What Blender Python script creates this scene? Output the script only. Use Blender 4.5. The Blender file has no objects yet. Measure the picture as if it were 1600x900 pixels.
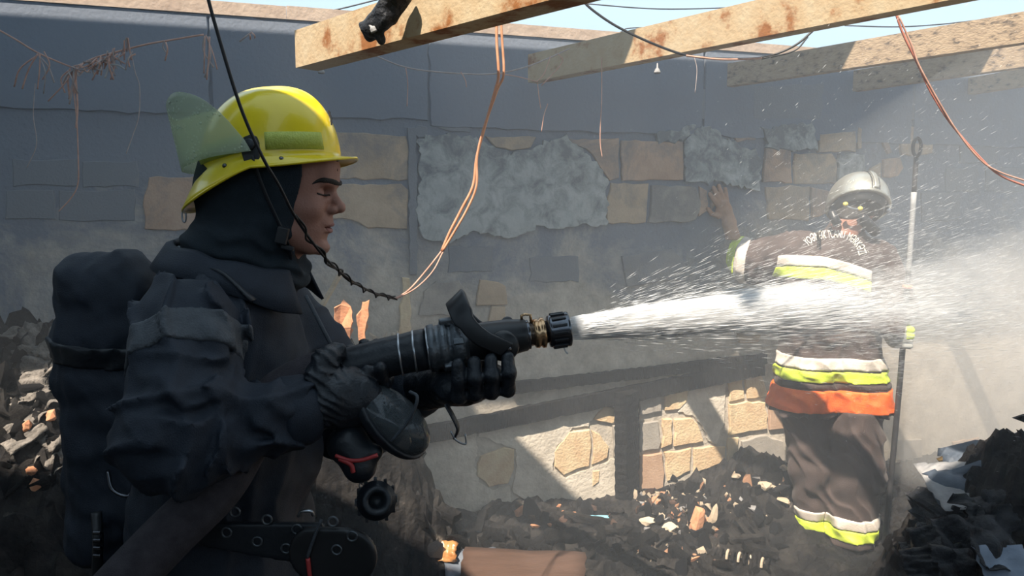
import bpy, bmesh, math, random
import numpy as np
from mathutils import Vector, Matrix
from mathutils.bvhtree import BVHTree

random.seed(7)
RNG = np.random.RandomState(11)
scene = bpy.context.scene
COL = scene.collection

# ------------------------------------------------------------------ camera
FPX = 1155.6
PITCH = math.atan(120 / FPX)
CAMZ = 1.6
cam_data = bpy.data.cameras.new('camera')
cam_data.sensor_width = 36.0
cam_data.lens = 26.0
cam_data.clip_start = 0.05
cam = bpy.data.objects.new('camera', cam_data)
cam.location = (0, 0, CAMZ)
cam.rotation_euler = (math.pi / 2 - PITCH, 0, 0)
COL.objects.link(cam)
scene.camera = cam

# ------------------------------------------------------------------ world, sun, exposure
world = bpy.data.worlds.new('sky')
scene.world = world
world.use_nodes = True
wn = world.node_tree.nodes
bg = wn['Background']
bg.inputs['Color'].default_value = (0.58, 0.76, 0.92, 1)
bg.inputs['Strength'].default_value = 1.0
SUN_TO = Vector((-0.30, -0.60, 1.0))          # from the scene towards the sun
sun_data = bpy.data.lights.new('sun', 'SUN')
sun_data.energy = 8.6
sun_data.angle = math.radians(0.6)
sun_data.color = (1.0, 0.89, 0.75)
sun = bpy.data.objects.new('sun', sun_data)
sun.rotation_euler = SUN_TO.to_track_quat('Z', 'Y').to_euler()
sun.location = (-2, -4, 8)
COL.objects.link(sun)
scene.view_settings.view_transform = 'Standard'
scene.view_settings.look = 'None'
scene.view_settings.gamma = 1.0
scene.view_settings.use_curve_mapping = False
scene.view_settings.exposure = 0.4
scene.cycles.volume_bounces = 3
scene.cycles.max_bounces = 6
scene.cycles.transparent_max_bounces = 24
scene.cycles.caustics_reflective = False
scene.cycles.caustics_refractive = False

# ------------------------------------------------------------------ geometry of the view
_c, _s = math.cos(PITCH), math.sin(PITCH)
def ray(px, py):
    x = (px - 800) / FPX
    y = -(py - 450) / FPX
    return np.array([x, _c + _s * y, -_s + _c * y])
def at(px, py, Y):
    d = ray(px, py)
    return np.array([0, 0, CAMZ]) + d * (Y / d[1])
WALL_D, WALL_S = 3.5, 0.30
def on_wall(px, py, off=0.0):
    d = ray(px, py)
    D = WALL_D - off * math.sqrt(1 + WALL_S ** 2)
    t = D / (d[1] - WALL_S * d[0])
    return np.array([0, 0, CAMZ]) + d * t
WN = np.array([WALL_S, -1, 0]) / math.sqrt(1 + WALL_S ** 2)     # wall normal towards the room
WT = np.array([1, WALL_S, 0]) / math.sqrt(1 + WALL_S ** 2)

# ------------------------------------------------------------------ materials
MATS = {}
def nd(nt, kind, **kw):
    n = nt.nodes.new(kind)
    for k, v in kw.items():
        setattr(n, k, v)
    return n
def mat(name, c1, c2=None, scale=8.0, rough=0.8, bump=0.0, metal=0.0, bscale=None, detail=6, c3=None, lo=0.35, hi=0.65,
        stretch=None, spec=0.5, sheen=0.0, coat=0.0):
    if name in MATS:
        return MATS[name]
    m = bpy.data.materials.new(name)
    m.use_nodes = True
    nt = m.node_tree
    b = nt.nodes['Principled BSDF']
    b.inputs['Roughness'].default_value = rough
    b.inputs['Metallic'].default_value = metal
    b.inputs['Specular IOR Level'].default_value = spec
    if sheen:
        b.inputs['Sheen Weight'].default_value = sheen
    if coat:
        b.inputs['Coat Weight'].default_value = coat
    tc = nd(nt, 'ShaderNodeTexCoord')
    mp = nd(nt, 'ShaderNodeMapping')
    if stretch:
        mp.inputs['Scale'].default_value = stretch
    nt.links.new(tc.outputs['Object'], mp.inputs['Vector'])
    if c2 is None:
        c2 = tuple(min(1, x * 1.25) for x in c1)
    no = nd(nt, 'ShaderNodeTexNoise')
    no.inputs['Scale'].default_value = scale
    no.inputs['Detail'].default_value = detail
    no.inputs['Roughness'].default_value = 0.62
    nt.links.new(mp.outputs[0], no.inputs['Vector'])
    rp = nd(nt, 'ShaderNodeValToRGB')
    rp.color_ramp.elements[0].position = lo
    rp.color_ramp.elements[1].position = hi
    rp.color_ramp.elements[0].color = (*c1, 1)
    rp.color_ramp.elements[1].color = (*c2, 1)
    if c3 is not None:
        e = rp.color_ramp.elements.new((lo + hi) / 2 + 0.12)
        e.color = (*c2, 1)
        rp.color_ramp.elements[2].position = min(1, hi + 0.1)
        rp.color_ramp.elements[2].color = (*c3, 1)
    nt.links.new(no.outputs['Fac'], rp.inputs['Fac'])
    nt.links.new(rp.outputs['Color'], b.inputs['Base Color'])
    if bump:
        n2 = nd(nt, 'ShaderNodeTexNoise')
        n2.inputs['Scale'].default_value = bscale or scale * 5
        n2.inputs['Detail'].default_value = 5
        nt.links.new(mp.outputs[0], n2.inputs['Vector'])
        bp = nd(nt, 'ShaderNodeBump')
        bp.inputs['Strength'].default_value = min(1, bump)
        bp.inputs['Distance'].default_value = 0.01
        nt.links.new(n2.outputs['Fac'], bp.inputs['Height'])
        nt.links.new(bp.outputs['Normal'], b.inputs['Normal'])
    MATS[name] = m
    return m

def soot_mat(name, clean1, clean2, soot, z0, z1, nscale=2.2, rough=0.9, grain=60, bump=0.5, keep=0.0):
    """masonry with soot patches; soot settles more towards the top of the wall (z0..z1 in metres)"""
    if name in MATS:
        return MATS[name]
    m = bpy.data.materials.new(name)
    m.use_nodes = True
    nt = m.node_tree
    b = nt.nodes['Principled BSDF']
    b.inputs['Roughness'].default_value = rough
    b.inputs['Specular IOR Level'].default_value = 0.25
    tc = nd(nt, 'ShaderNodeTexCoord')
    n1 = nd(nt, 'ShaderNodeTexNoise'); n1.inputs['Scale'].default_value = 9; n1.inputs['Detail'].default_value = 8
    n1.inputs['Roughness'].default_value = 0.7
    nt.links.new(tc.outputs['Object'], n1.inputs['Vector'])
    r1 = nd(nt, 'ShaderNodeValToRGB')
    r1.color_ramp.elements[0].position = 0.35; r1.color_ramp.elements[1].position = 0.66
    r1.color_ramp.elements[0].color = (*clean1, 1); r1.color_ramp.elements[1].color = (*clean2, 1)
    nt.links.new(n1.outputs['Fac'], r1.inputs['Fac'])
    n2 = nd(nt, 'ShaderNodeTexNoise'); n2.inputs['Scale'].default_value = nscale; n2.inputs['Detail'].default_value = 9
    n2.inputs['Roughness'].default_value = 0.68; n2.inputs['Distortion'].default_value = 0.5
    nt.links.new(tc.outputs['Object'], n2.inputs['Vector'])
    sp = nd(nt, 'ShaderNodeSeparateXYZ')
    nt.links.new(tc.outputs['Object'], sp.inputs[0])
    mr = nd(nt, 'ShaderNodeMapRange')
    mr.inputs['From Min'].default_value = z0; mr.inputs['From Max'].default_value = z1
    mr.inputs['To Min'].default_value = -0.28; mr.inputs['To Max'].default_value = 0.55
    nt.links.new(sp.outputs['Z'], mr.inputs['Value'])
    ad = nd(nt, 'ShaderNodeMath', operation='ADD')
    nt.links.new(n2.outputs['Fac'], ad.inputs[0]); nt.links.new(mr.outputs[0], ad.inputs[1])
    r2 = nd(nt, 'ShaderNodeValToRGB')
    r2.color_ramp.elements[0].position = 0.40 + keep; r2.color_ramp.elements[1].position = 0.62 + keep
    nt.links.new(ad.outputs[0], r2.inputs['Fac'])
    mx = nd(nt, 'ShaderNodeMix', data_type='RGBA')
    nt.links.new(r2.outputs['Color'], mx.inputs['Factor'])
    nt.links.new(r1.outputs['Color'], mx.inputs[6])
    mx.inputs[7].default_value = (*soot, 1)
    nt.links.new(mx.outputs[2], b.inputs['Base Color'])
    n3 = nd(nt, 'ShaderNodeTexNoise'); n3.inputs['Scale'].default_value = grain; n3.inputs['Detail'].default_value = 6
    nt.links.new(tc.outputs['Object'], n3.inputs['Vector'])
    bp = nd(nt, 'ShaderNodeBump'); bp.inputs['Strength'].default_value = bump; bp.inputs['Distance'].default_value = 0.008
    nt.links.new(n3.outputs['Fac'], bp.inputs['Height'])
    nt.links.new(bp.outputs['Normal'], b.inputs['Normal'])
    MATS[name] = m
    return m

def glass_mat(name, tint, rough=0.15, opacity=0.3, drops=False):
    if name in MATS:
        return MATS[name]
    m = bpy.data.materials.new(name); m.use_nodes = True
    nt = m.node_tree
    b = nt.nodes['Principled BSDF']
    out = nt.nodes['Material Output']
    b.inputs['Base Color'].default_value = (*tint, 1)
    b.inputs['Roughness'].default_value = rough
    tr = nd(nt, 'ShaderNodeBsdfTransparent')
    tr.inputs['Color'].default_value = (*[0.5 + 0.5 * t for t in tint], 1)
    mx = nd(nt, 'ShaderNodeMixShader')
    mx.inputs[0].default_value = opacity
    nt.links.new(tr.outputs[0], mx.inputs[1]); nt.links.new(b.outputs[0], mx.inputs[2])
    nt.links.new(mx.outputs[0], out.inputs['Surface'])
    if drops:
        tc = nd(nt, 'ShaderNodeTexCoord')
        vo = nd(nt, 'ShaderNodeTexVoronoi'); vo.inputs['Scale'].default_value = 130
        nt.links.new(tc.outputs['Object'], vo.inputs['Vector'])
        rp = nd(nt, 'ShaderNodeValToRGB')
        rp.color_ramp.elements[0].position = 0.12; rp.color_ramp.elements[0].color = (1, 1, 1, 1)
        rp.color_ramp.elements[1].position = 0.42; rp.color_ramp.elements[1].color = (0, 0, 0, 1)
        nt.links.new(vo.outputs['Distance'], rp.inputs['Fac'])
        no = nd(nt, 'ShaderNodeTexNoise'); no.inputs['Scale'].default_value = 14
        nt.links.new(tc.outputs['Object'], no.inputs['Vector'])
        r2 = nd(nt, 'ShaderNodeValToRGB'); r2.color_ramp.elements[0].position = 0.45; r2.color_ramp.elements[1].position = 0.6
        nt.links.new(no.outputs['Fac'], r2.inputs['Fac'])
        mu = nd(nt, 'ShaderNodeMath', operation='MULTIPLY')
        nt.links.new(rp.outputs[0], mu.inputs[0]); nt.links.new(r2.outputs[0], mu.inputs[1])
        ma = nd(nt, 'ShaderNodeMath', operation='MULTIPLY_ADD'); ma.inputs[1].default_value = 0.5; ma.inputs[2].default_value = opacity
        nt.links.new(mu.outputs[0], ma.inputs[0]); nt.links.new(ma.outputs[0], mx.inputs[0])
        bp = nd(nt, 'ShaderNodeBump'); bp.inputs['Strength'].default_value = 0.8; bp.inputs['Distance'].default_value = 0.004
        nt.links.new(mu.outputs[0], bp.inputs['Height']); nt.links.new(bp.outputs[0], b.inputs['Normal'])
    MATS[name] = m
    return m

def vol_mat(name, color, density, aniso=0.2):
    m = bpy.data.materials.new(name); m.use_nodes = True
    nt = m.node_tree
    nt.nodes.remove(nt.nodes['Principled BSDF'])
    v = nd(nt, 'ShaderNodeVolumeScatter')
    v.inputs['Color'].default_value = (*color, 1)
    v.inputs['Density'].default_value = density
    v.inputs['Anisotropy'].default_value = aniso
    nt.links.new(v.outputs[0], nt.nodes['Material Output'].inputs['Volume'])
    return m

# ------------------------------------------------------------------ mesh helpers
def tag(o, label=None, cat=None, group=None, kind=None):
    if label: o['label'] = label
    if cat: o['category'] = cat
    if group: o['group'] = group
    if kind: o['kind'] = kind
    return o
def empty(name, loc=(0, 0, 0)):
    o = bpy.data.objects.new(name, None)
    o.empty_display_size = 0.05
    o.location = loc
    COL.objects.link(o)
    return o
def link(name, me, m=None, parent=None):
    if m is not None:
        me.materials.append(m)
    o = bpy.data.objects.new(name, me)
    COL.objects.link(o)
    if parent is not None:
        o.parent = parent
        if parent.type == 'EMPTY':
            o.matrix_parent_inverse = Matrix.Translation(parent.location).inverted()
    return o
def build(name, V, F, m=None, parent=None, smooth=False):
    me = bpy.data.meshes.new(name)
    me.from_pydata([tuple(map(float, v)) for v in V], [], [tuple(map(int, f)) for f in F])
    me.update()
    if smooth:
        me.polygons.foreach_set('use_smooth', [True] * len(me.polygons))
    return link(name, me, m, parent)
def build_np(name, V, Q, m=None, parent=None, smooth=True):
    """quads from numpy arrays"""
    me = bpy.data.meshes.new(name)
    V = np.asarray(V, dtype=np.float32); Q = np.asarray(Q, dtype=np.int32)
    k = Q.shape[1]
    me.vertices.add(len(V)); me.vertices.foreach_set('co', V.ravel())
    me.loops.add(len(Q) * k); me.loops.foreach_set('vertex_index', Q.ravel())
    me.polygons.add(len(Q)); me.polygons.foreach_set('loop_start', np.arange(len(Q), dtype=np.int32) * k)
    me.update(calc_edges=True); me.validate()
    me.polygons.foreach_set('use_smooth', [smooth] * len(me.polygons))
    return link(name, me, m, parent)
class MB:
    def __init__(s): s.V = []; s.F = []
    def add(s, V, F):
        n = len(s.V); s.V += [tuple(map(float, v)) for v in V]; s.F += [tuple(i + n for i in f) for f in F]
        return s
    def box(s, c, size, R=None):
        c = np.array(c, float); h = np.array(size, float) / 2
        P = np.array([[x, y, z] for x in (-1, 1) for y in (-1, 1) for z in (-1, 1)]) * h
        if R is not None: P = P @ np.array(R).T
        return s.add(P + c, [(0, 1, 3, 2), (4, 6, 7, 5), (0, 4, 5, 1), (2, 3, 7, 6), (0, 2, 6, 4), (1, 5, 7, 3)])
    def tube(s, pts, rad, seg=8, cap=True, flat=1.0):
        P = np.array(pts, float); n = len(P)
        R = np.full(n, rad, float) if np.isscalar(rad) else np.array(rad, float)
        T = np.gradient(P, axis=0); T /= np.linalg.norm(T, axis=1)[:, None] + 1e-9
        u = np.cross(T[0], [0, 0, 1.0])
        if np.linalg.norm(u) < 1e-3: u = np.cross(T[0], [0, 1.0, 0])
        u /= np.linalg.norm(u)
        V = []
        for i in range(n):
            u = u - T[i] * np.dot(u, T[i]); u /= np.linalg.norm(u) + 1e-9
            w = np.cross(T[i], u)
            for k in range(seg):
                a = 2 * math.pi * k / seg
                V.append(P[i] + R[i] * (math.cos(a) * u + flat * math.sin(a) * w))
        F = [(i * seg + k, i * seg + (k + 1) % seg, (i + 1) * seg + (k + 1) % seg, (i + 1) * seg + k) for i in range(n - 1) for k in range(seg)]
        if cap: F += [tuple(range(seg))[::-1], tuple((n - 1) * seg + k for k in range(seg))]
        return s.add(V, F)
    def lathe(s, a, b, prof, seg=28, cap=True):
        """profile [(t, r)] along the axis a->b (t in metres from a)"""
        a = np.array(a, float); b = np.array(b, float); d = b - a; d /= np.linalg.norm(d)
        u = np.cross(d, [0, 0, 1.0]);
        if np.linalg.norm(u) < 1e-3: u = np.array([1.0, 0, 0])
        u /= np.linalg.norm(u); w = np.cross(u, d)
        V = []
        for t, r in prof:
            for k in range(seg):
                q = 2 * math.pi * k / seg
                V.append(a + d * t + r * (math.cos(q) * u + math.sin(q) * w))
        n = len(prof)
        F = [(i * seg + k, (i + 1) * seg + k, (i + 1) * seg + (k + 1) % seg, i * seg + (k + 1) % seg) for i in range(n - 1) for k in range(seg)]
        if cap: F += [tuple(range(seg)), tuple((n - 1) * seg + k for k in range(seg))[::-1]]
        return s.add(V, F)
    def build(s, name, m=None, parent=None, smooth=False):
        return build(name, s.V, s.F, m, parent, smooth)
def fix_normals(o):
    bm = bmesh.new(); bm.from_mesh(o.data); bmesh.ops.recalc_face_normals(bm, faces=bm.faces); bm.to_mesh(o.data); bm.free()
    return o
def bevel(o, w=0.004, seg=2):
    md = o.modifiers.new('bevel', 'BEVEL'); md.width = w; md.segments = seg; md.limit_method = 'ANGLE'
    return o
def solid(o, t=0.003, off=-1):
    md = o.modifiers.new('solid', 'SOLIDIFY'); md.thickness = t; md.offset = off
    return o
def spline(pts, n=6):
    """Catmull-Rom"""
    P = [np.array(p, float) for p in pts]
    P = [2 * P[0] - P[1]] + P + [2 * P[-1] - P[-2]]
    out = []
    for i in range(1, len(P) - 2):
        p0, p1, p2, p3 = P[i - 1:i + 3]
        for k in range(n):
            t = k / n
            out.append(0.5 * (2 * p1 + (p2 - p0) * t + (2 * p0 - 5 * p1 + 4 * p2 - p3) * t * t + (3 * p1 - p0 - 3 * p2 + p3) * t ** 3))
    out.append(P[-2])
    return out
def ragged(poly, step=0.02, amp=0.004, seed=0):
    """subdivide a closed 3D polygon and roughen its edge in its own plane"""
    r = np.random.RandomState(seed)
    out = []
    n = len(poly)
    for i in range(n):
        a, b = np.array(poly[i]), np.array(poly[(i + 1) % n])
        L = np.linalg.norm(b - a); k = max(1, int(L / step))
        for j in range(k):
            p = a + (b - a) * j / k
            out.append(p + (WT * r.randn() + np.array([0, 0, 1]) * r.randn()) * amp)
    return out
def slab_poly(name, poly, nrm, depth, m, parent=None, inset=0.004):
    """closed polygon (front edge) extruded back by depth, with a small chamfer"""
    nrm = np.array(nrm); P = [np.array(p) for p in poly]; n = len(P)
    c = sum(P) / n
    front = [p + (c - p) / (np.linalg.norm(c - p) + 1e-6) * inset for p in P]
    mid = [p - nrm * inset for p in P]
    back = [p - nrm * depth for p in P]
    V = front + mid + back
    F = [tuple(range(n))]
    for i in range(n):
        j = (i + 1) % n
        F += [(i, n + i, n + j, j), (n + i, 2 * n + i, 2 * n + j, n + j)]
    o = build(name, V, F, m, parent)
    return fix_normals(o)

# ------------------------------------------------------------------ signed-distance sculpting
class Field:
    def __init__(s, lo, hi, h):
        s.lo = np.array(lo, np.float32); s.h = h
        n = [int(math.ceil((b - a) / h)) + 1 for a, b in zip(lo, hi)]
        ax = [np.arange(k, dtype=np.float32) * h + l for k, l in zip(n, lo)]
        s.X, s.Y, s.Z = np.meshgrid(*ax, indexing='ij', sparse=False)
        s.d = np.full(s.X.shape, 10.0, np.float32)
    def capsule(s, a, b, ra, rb=None):
        rb = ra if rb is None else rb
        a = np.array(a, np.float32); b = np.array(b, np.float32); ab = b - a
        L2 = float(ab @ ab) + 1e-9
        t = ((s.X - a[0]) * ab[0] + (s.Y - a[1]) * ab[1] + (s.Z - a[2]) * ab[2]) / L2
        np.clip(t, 0, 1, out=t)
        dx = s.X - a[0] - t * ab[0]; dy = s.Y - a[1] - t * ab[1]; dz = s.Z - a[2] - t * ab[2]
        return np.sqrt(dx * dx + dy * dy + dz * dz) - (ra + t * (rb - ra))
    def ell(s, c, r, R=None):
        c = np.array(c, np.float32)
        x, y, z = s.X - c[0], s.Y - c[1], s.Z - c[2]
        if R is not None:
            R = np.array(R)
            x, y, z = (R[0, 0] * x + R[1, 0] * y + R[2, 0] * z), (R[0, 1] * x + R[1, 1] * y + R[2, 1] * z), (R[0, 2] * x + R[1, 2] * y + R[2, 2] * z)
        k0 = np.sqrt((x / r[0]) ** 2 + (y / r[1]) ** 2 + (z / r[2]) ** 2)
        k1 = np.sqrt((x / r[0] ** 2) ** 2 + (y / r[1] ** 2) ** 2 + (z / r[2] ** 2) ** 2) + 1e-6
        return k0 * (k0 - 1) / k1
    def plane(s, p, n):
        """negative on the side the normal points away from"""
        n = np.array(n, np.float32); n = n / np.linalg.norm(n)
        return (s.X - p[0]) * n[0] + (s.Y - p[1]) * n[1] + (s.Z - p[2]) * n[2]
    def noise(s, scale, seed, sy=1.0, sz=1.0):
        r = np.random.RandomState(seed)
        out = np.zeros_like(s.X)
        for k in range(5):
            v = r.randn(3); v /= np.linalg.norm(v); f = (0.7 + 0.8 * r.rand()) * 2 * math.pi / scale
            ph = r.rand() * 6.28
            v2 = r.randn(3); v2 /= np.linalg.norm(v2)
            w = np.sin((s.X * v2[0] + s.Y * v2[1] + s.Z * v2[2]) * f * 0.6 + ph * 2)
            out += np.sin((s.X * v[0] + s.Y * v[1] * sy + s.Z * v[2] * sz) * f + ph + 0.9 * w)
        return out / 3.2
    def add(s, d, k=0.0):
        s.d = smin(s.d, d, k)
    def cut(s, d, k=0.0):
        s.d = -smin(-s.d, d, k)
    def mesh(s, name, m=None, parent=None, d=None, smooth=True):
        V, Q = surface_nets(s.d if d is None else d, s.lo, s.h)
        o = build_np(name, V, Q, m, parent, smooth)
        return o
def smin(a, b, k):
    if k <= 0: return np.minimum(a, b)
    h = np.clip(0.5 + 0.5 * (b - a) / k, 0, 1)
    return b * (1 - h) + a * h - k * h * (1 - h)
def surface_nets(d, lo, h):
    d = d.copy()
    big = np.float32(1.0)
    for sl in ((0,), (-1,)):
        d[sl[0], :, :] = np.maximum(d[sl[0], :, :], h * .5); d[:, sl[0], :] = np.maximum(d[:, sl[0], :], h * .5); d[:, :, sl[0]] = np.maximum(d[:, :, sl[0]], h * .5)
    S = d < 0
    c = np.zeros(tuple(n - 1 for n in d.shape), np.int8)
    for i in (0, 1):
        for j in (0, 1):
            for k in (0, 1):
                c += S[i:d.shape[0] - 1 + i, j:d.shape[1] - 1 + j, k:d.shape[2] - 1 + k]
    idx = np.argwhere((c > 0) & (c < 8))
    vid = np.full(c.shape, -1, np.int32); vid[idx[:, 0], idx[:, 1], idx[:, 2]] = np.arange(len(idx))
    acc = np.zeros((len(idx), 3), np.float32); cnt = np.zeros(len(idx), np.float32)
    corners = [(i, j, k) for i in (0, 1) for j in (0, 1) for k in (0, 1)]
    for a in corners:
        for ax in range(3):
            if a[ax] == 1: continue
            b = list(a); b[ax] = 1
            da = d[idx[:, 0] + a[0], idx[:, 1] + a[1], idx[:, 2] + a[2]]
            db = d[idx[:, 0] + b[0], idx[:, 1] + b[1], idx[:, 2] + b[2]]
            cr = (da < 0) != (db < 0)
            t = np.where(cr, da / np.where(cr, da - db, 1), 0)
            for q in range(3):
                acc[:, q] += np.where(cr, a[q] + (t if q == ax else 0), 0)
            cnt += cr
    V = (idx + acc / cnt[:, None]) * h + lo
    Q = []
    for ax in range(3):
        o1, o2 = [(1, 2), (2, 0), (0, 1)][ax]
        sl0 = [slice(None)] * 3; sl1 = [slice(None)] * 3
        sl0[ax] = slice(0, -1); sl1[ax] = slice(1, None)
        A, B = S[tuple(sl0)], S[tuple(sl1)]
        e = np.argwhere(A != B)
        ok = (e[:, o1] > 0) & (e[:, o2] > 0) & (e[:, o1] < d.shape[o1] - 1) & (e[:, o2] < d.shape[o2] - 1)
        e = e[ok]
        ins = A[e[:, 0], e[:, 1], e[:, 2]]
        def cell(du, dv):
            q = e.copy(); q[:, o1] += du; q[:, o2] += dv
            return vid[q[:, 0], q[:, 1], q[:, 2]]
        q = np.stack([cell(-1, -1), cell(0, -1), cell(0, 0), cell(-1, 0)], 1)
        q[~ins] = q[~ins][:, ::-1]
        Q.append(q)
    return V, np.concatenate(Q)
def rot(ax, deg):
    return np.array(Matrix.Rotation(math.radians(deg), 3, ax))
# ================================================================== SETTING
M_char = mat('charred', (0.008, 0.008, 0.009), (0.026, 0.025, 0.026), 14, 0.9, 0.9, bscale=60, spec=0.12)
M_ash = mat('ash_debris', (0.009, 0.0085, 0.009), (0.034, 0.031, 0.029), 9, 0.85, 1.0, bscale=45, c3=(0.20, 0.17, 0.14), lo=0.42, hi=0.66, spec=0.12)
M_wall = soot_mat('sooty_plaster', (0.354, 0.319, 0.271), (0.590, 0.537, 0.460), (0.181, 0.206, 0.249), 0.75, 2.35, 2.0, bump=0.55)
M_plast = soot_mat('grey_plaster', (0.36, 0.385, 0.38), (0.47, 0.49, 0.48), (0.165, 0.18, 0.19), 0.8, 3.4, 11.0, bump=0.4, keep=0.04)
M_plast_low = soot_mat('cement_plaster', (0.496, 0.448, 0.378), (0.720, 0.661, 0.566), (0.217, 0.196, 0.174), 0.5, 2.4, 16.0, bump=0.6, keep=0.24)
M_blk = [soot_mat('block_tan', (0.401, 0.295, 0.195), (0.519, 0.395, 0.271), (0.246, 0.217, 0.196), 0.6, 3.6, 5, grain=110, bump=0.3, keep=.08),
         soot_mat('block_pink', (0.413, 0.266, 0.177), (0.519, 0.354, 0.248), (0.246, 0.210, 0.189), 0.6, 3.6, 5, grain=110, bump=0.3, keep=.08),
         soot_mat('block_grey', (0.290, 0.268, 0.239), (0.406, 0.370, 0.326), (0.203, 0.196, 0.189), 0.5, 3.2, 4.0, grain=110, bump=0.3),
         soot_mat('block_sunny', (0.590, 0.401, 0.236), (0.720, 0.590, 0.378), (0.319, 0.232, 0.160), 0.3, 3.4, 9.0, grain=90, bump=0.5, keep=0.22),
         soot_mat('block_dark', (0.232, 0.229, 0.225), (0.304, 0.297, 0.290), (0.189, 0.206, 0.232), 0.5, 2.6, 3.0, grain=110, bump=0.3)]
M_conc = soot_mat('ring_beam_concrete', (0.246, 0.246, 0.246), (0.334, 0.326, 0.319), (0.174, 0.200, 0.246), 1.0, 2.3, 2.5, bump=0.3)
M_plate = mat('bleached_timber', (0.36, 0.27, 0.21), (0.47, 0.37, 0.29), 6, 0.85, 0.4, bscale=40)
M_rust = mat('rusty_steel', (0.44, 0.35, 0.23), (0.41, 0.30, 0.18), 9, 0.75, 0.3, c3=(0.24, 0.095, 0.03), lo=0.36, hi=0.54, bscale=70, spec=0.3)
M_rust2 = mat('flaking_steel', (0.37, 0.28, 0.19), (0.31, 0.23, 0.155), 22, 0.8, 0.4, c3=(0.10, 0.078, 0.06), lo=0.40, hi=0.56, bscale=70, stretch=(1, 1, 2), spec=0.3)
M_sheet = mat('dark_sheet', (0.05, 0.05, 0.052), (0.09, 0.085, 0.08), 5, 0.7, 0.2)
M_wood = mat('pale_wood', (0.36, 0.27, 0.17), (0.48, 0.37, 0.25), 5, 0.8, 0.3, stretch=(1, 1, 8))

# floor: sooty concrete slab, with the burnt heap lying on it as one uneven mass
fl = MB().box((0.4, 1.6, -0.05), (12, 9.5, 0.1)).build('floor', M_char)
tag(fl, 'soot-blackened concrete floor of the burnt room', kind='structure')

def _noise2(x, y, sc, seed):
    r = np.random.RandomState(seed); o = 0
    for k in range(5):
        a = r.rand() * 6.28; f = (0.7 + 0.8 * r.rand()) * 6.28 / sc; ph = r.rand() * 6.28
        o = o + np.sin((x * math.cos(a) + y * math.sin(a)) * f + ph + 0.8 * np.sin((x * math.sin(a * 2) - y * math.cos(a * 2)) * f * .6 + ph))
    return o / 3.2
def bump2(x, y, cx, cy, rx, ry, h, p=1.0):
    q = ((x - cx) / rx) ** 2 + ((y - cy) / ry) ** 2
    return h * np.exp(-q ** p)
def heap_z(x, y):
    wy = WALL_D + WALL_S * x
    z = 0.035 + 0.02 * _noise2(x, y, 0.5, 3)
    z = z + 0.11 * np.exp(-((wy - y) / 0.45) ** 2) * (0.5 + 0.5 * np.tanh((x + 0.35) * 4))
    z = z + bump2(x, y, 1.28, 3.72, 0.26, 0.30, 0.17)                 # under the blocks behind the worker
    z = z + bump2(x, y, 0.32, 2.9, 0.45, 0.42, 0.09)
    z = z + bump2(x, y, -0.05, 2.55, 0.45, 0.45, 0.12)
    z = z + bump2(x, y, 2.08, 2.45, 0.74, 0.50, 0.70, 2.2)              # heap on the near right
    z = z + bump2(x, y, 1.55, 2.2, 0.28, 0.3, 0.16)
    z = z + bump2(x, y, -1.75, 2.55, 0.62, 0.55, 1.12, 1.3)             # heap against the wall behind the hose man
    z = z + bump2(x, y, -0.72, 2.82, 0.40, 0.28, 1.02, 1.6)
    k = np.clip(z / 0.25, 0.3, 1.5)
    z = z + k * (0.040 * np.abs(_noise2(x, y, 0.22, 5)) + 0.030 * np.abs(_noise2(x, y, 0.09, 8)) + 0.016 * _noise2(x, y, 0.05, 9))
    return np.where(y > wy - 0.01, np.minimum(z, 0.2), z)
gx = np.arange(-2.9, 4.6, 0.018); gy = np.arange(1.75, 4.9, 0.018)
GX, GY = np.meshgrid(gx, gy, indexing='ij')
GZ = heap_z(GX, GY)
WYG = WALL_D + WALL_S * GX
GY2 = np.minimum(GY, WYG - 0.004)
edge = np.clip((GY - 1.75) / 0.15, 0, 1)
GZ = GZ * edge - 0.012 * (1 - edge)
jx = (RNG.rand(*GX.shape) - .5) * 0.008
Vh = np.stack([GX + jx, GY2, GZ + (RNG.rand(*GX.shape) - .5) * 0.010], -1).reshape(-1, 3)
I = np.arange(GX.size).reshape(GX.shape)
Qh = np.stack([I[:-1, :-1], I[1:, :-1], I[1:, 1:], I[:-1, 1:]], -1).reshape(-1, 4)
keepq = (GY[:-1, :-1] < WYG[:-1, :-1] + 0.02).reshape(-1)
heap = build_np('burnt_debris', Vh, Qh[keepq], M_ash, smooth=False)
tag(heap, 'uneven mass of burnt ash and char covering the floor', 'debris', kind='stuff')

# the back wall ---------------------------------------------------------------
XL, XR, WH = -3.0, 5.2, 2.40
def wp(x, z, off=0.0):
    return np.array([x, WALL_D + WALL_S * x, z]) + WN * off
wall = MB()
wall.add([wp(XL, 0), wp(XR, 0), wp(XR, WH), wp(XL, WH), wp(XL, 0, -.25), wp(XR, 0, -.25), wp(XR, WH, -.25), wp(XL, WH, -.25)],
         [(0, 1, 2, 3), (5, 4, 7, 6), (0, 4, 5, 1), (3, 2, 6, 7), (1, 5, 6, 2), (0, 3, 7, 4)])
wall = wall.build('wall_back', M_wall)
tag(wall, 'burnt masonry wall of sandstone blocks under broken sooty plaster', kind='structure')

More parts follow.
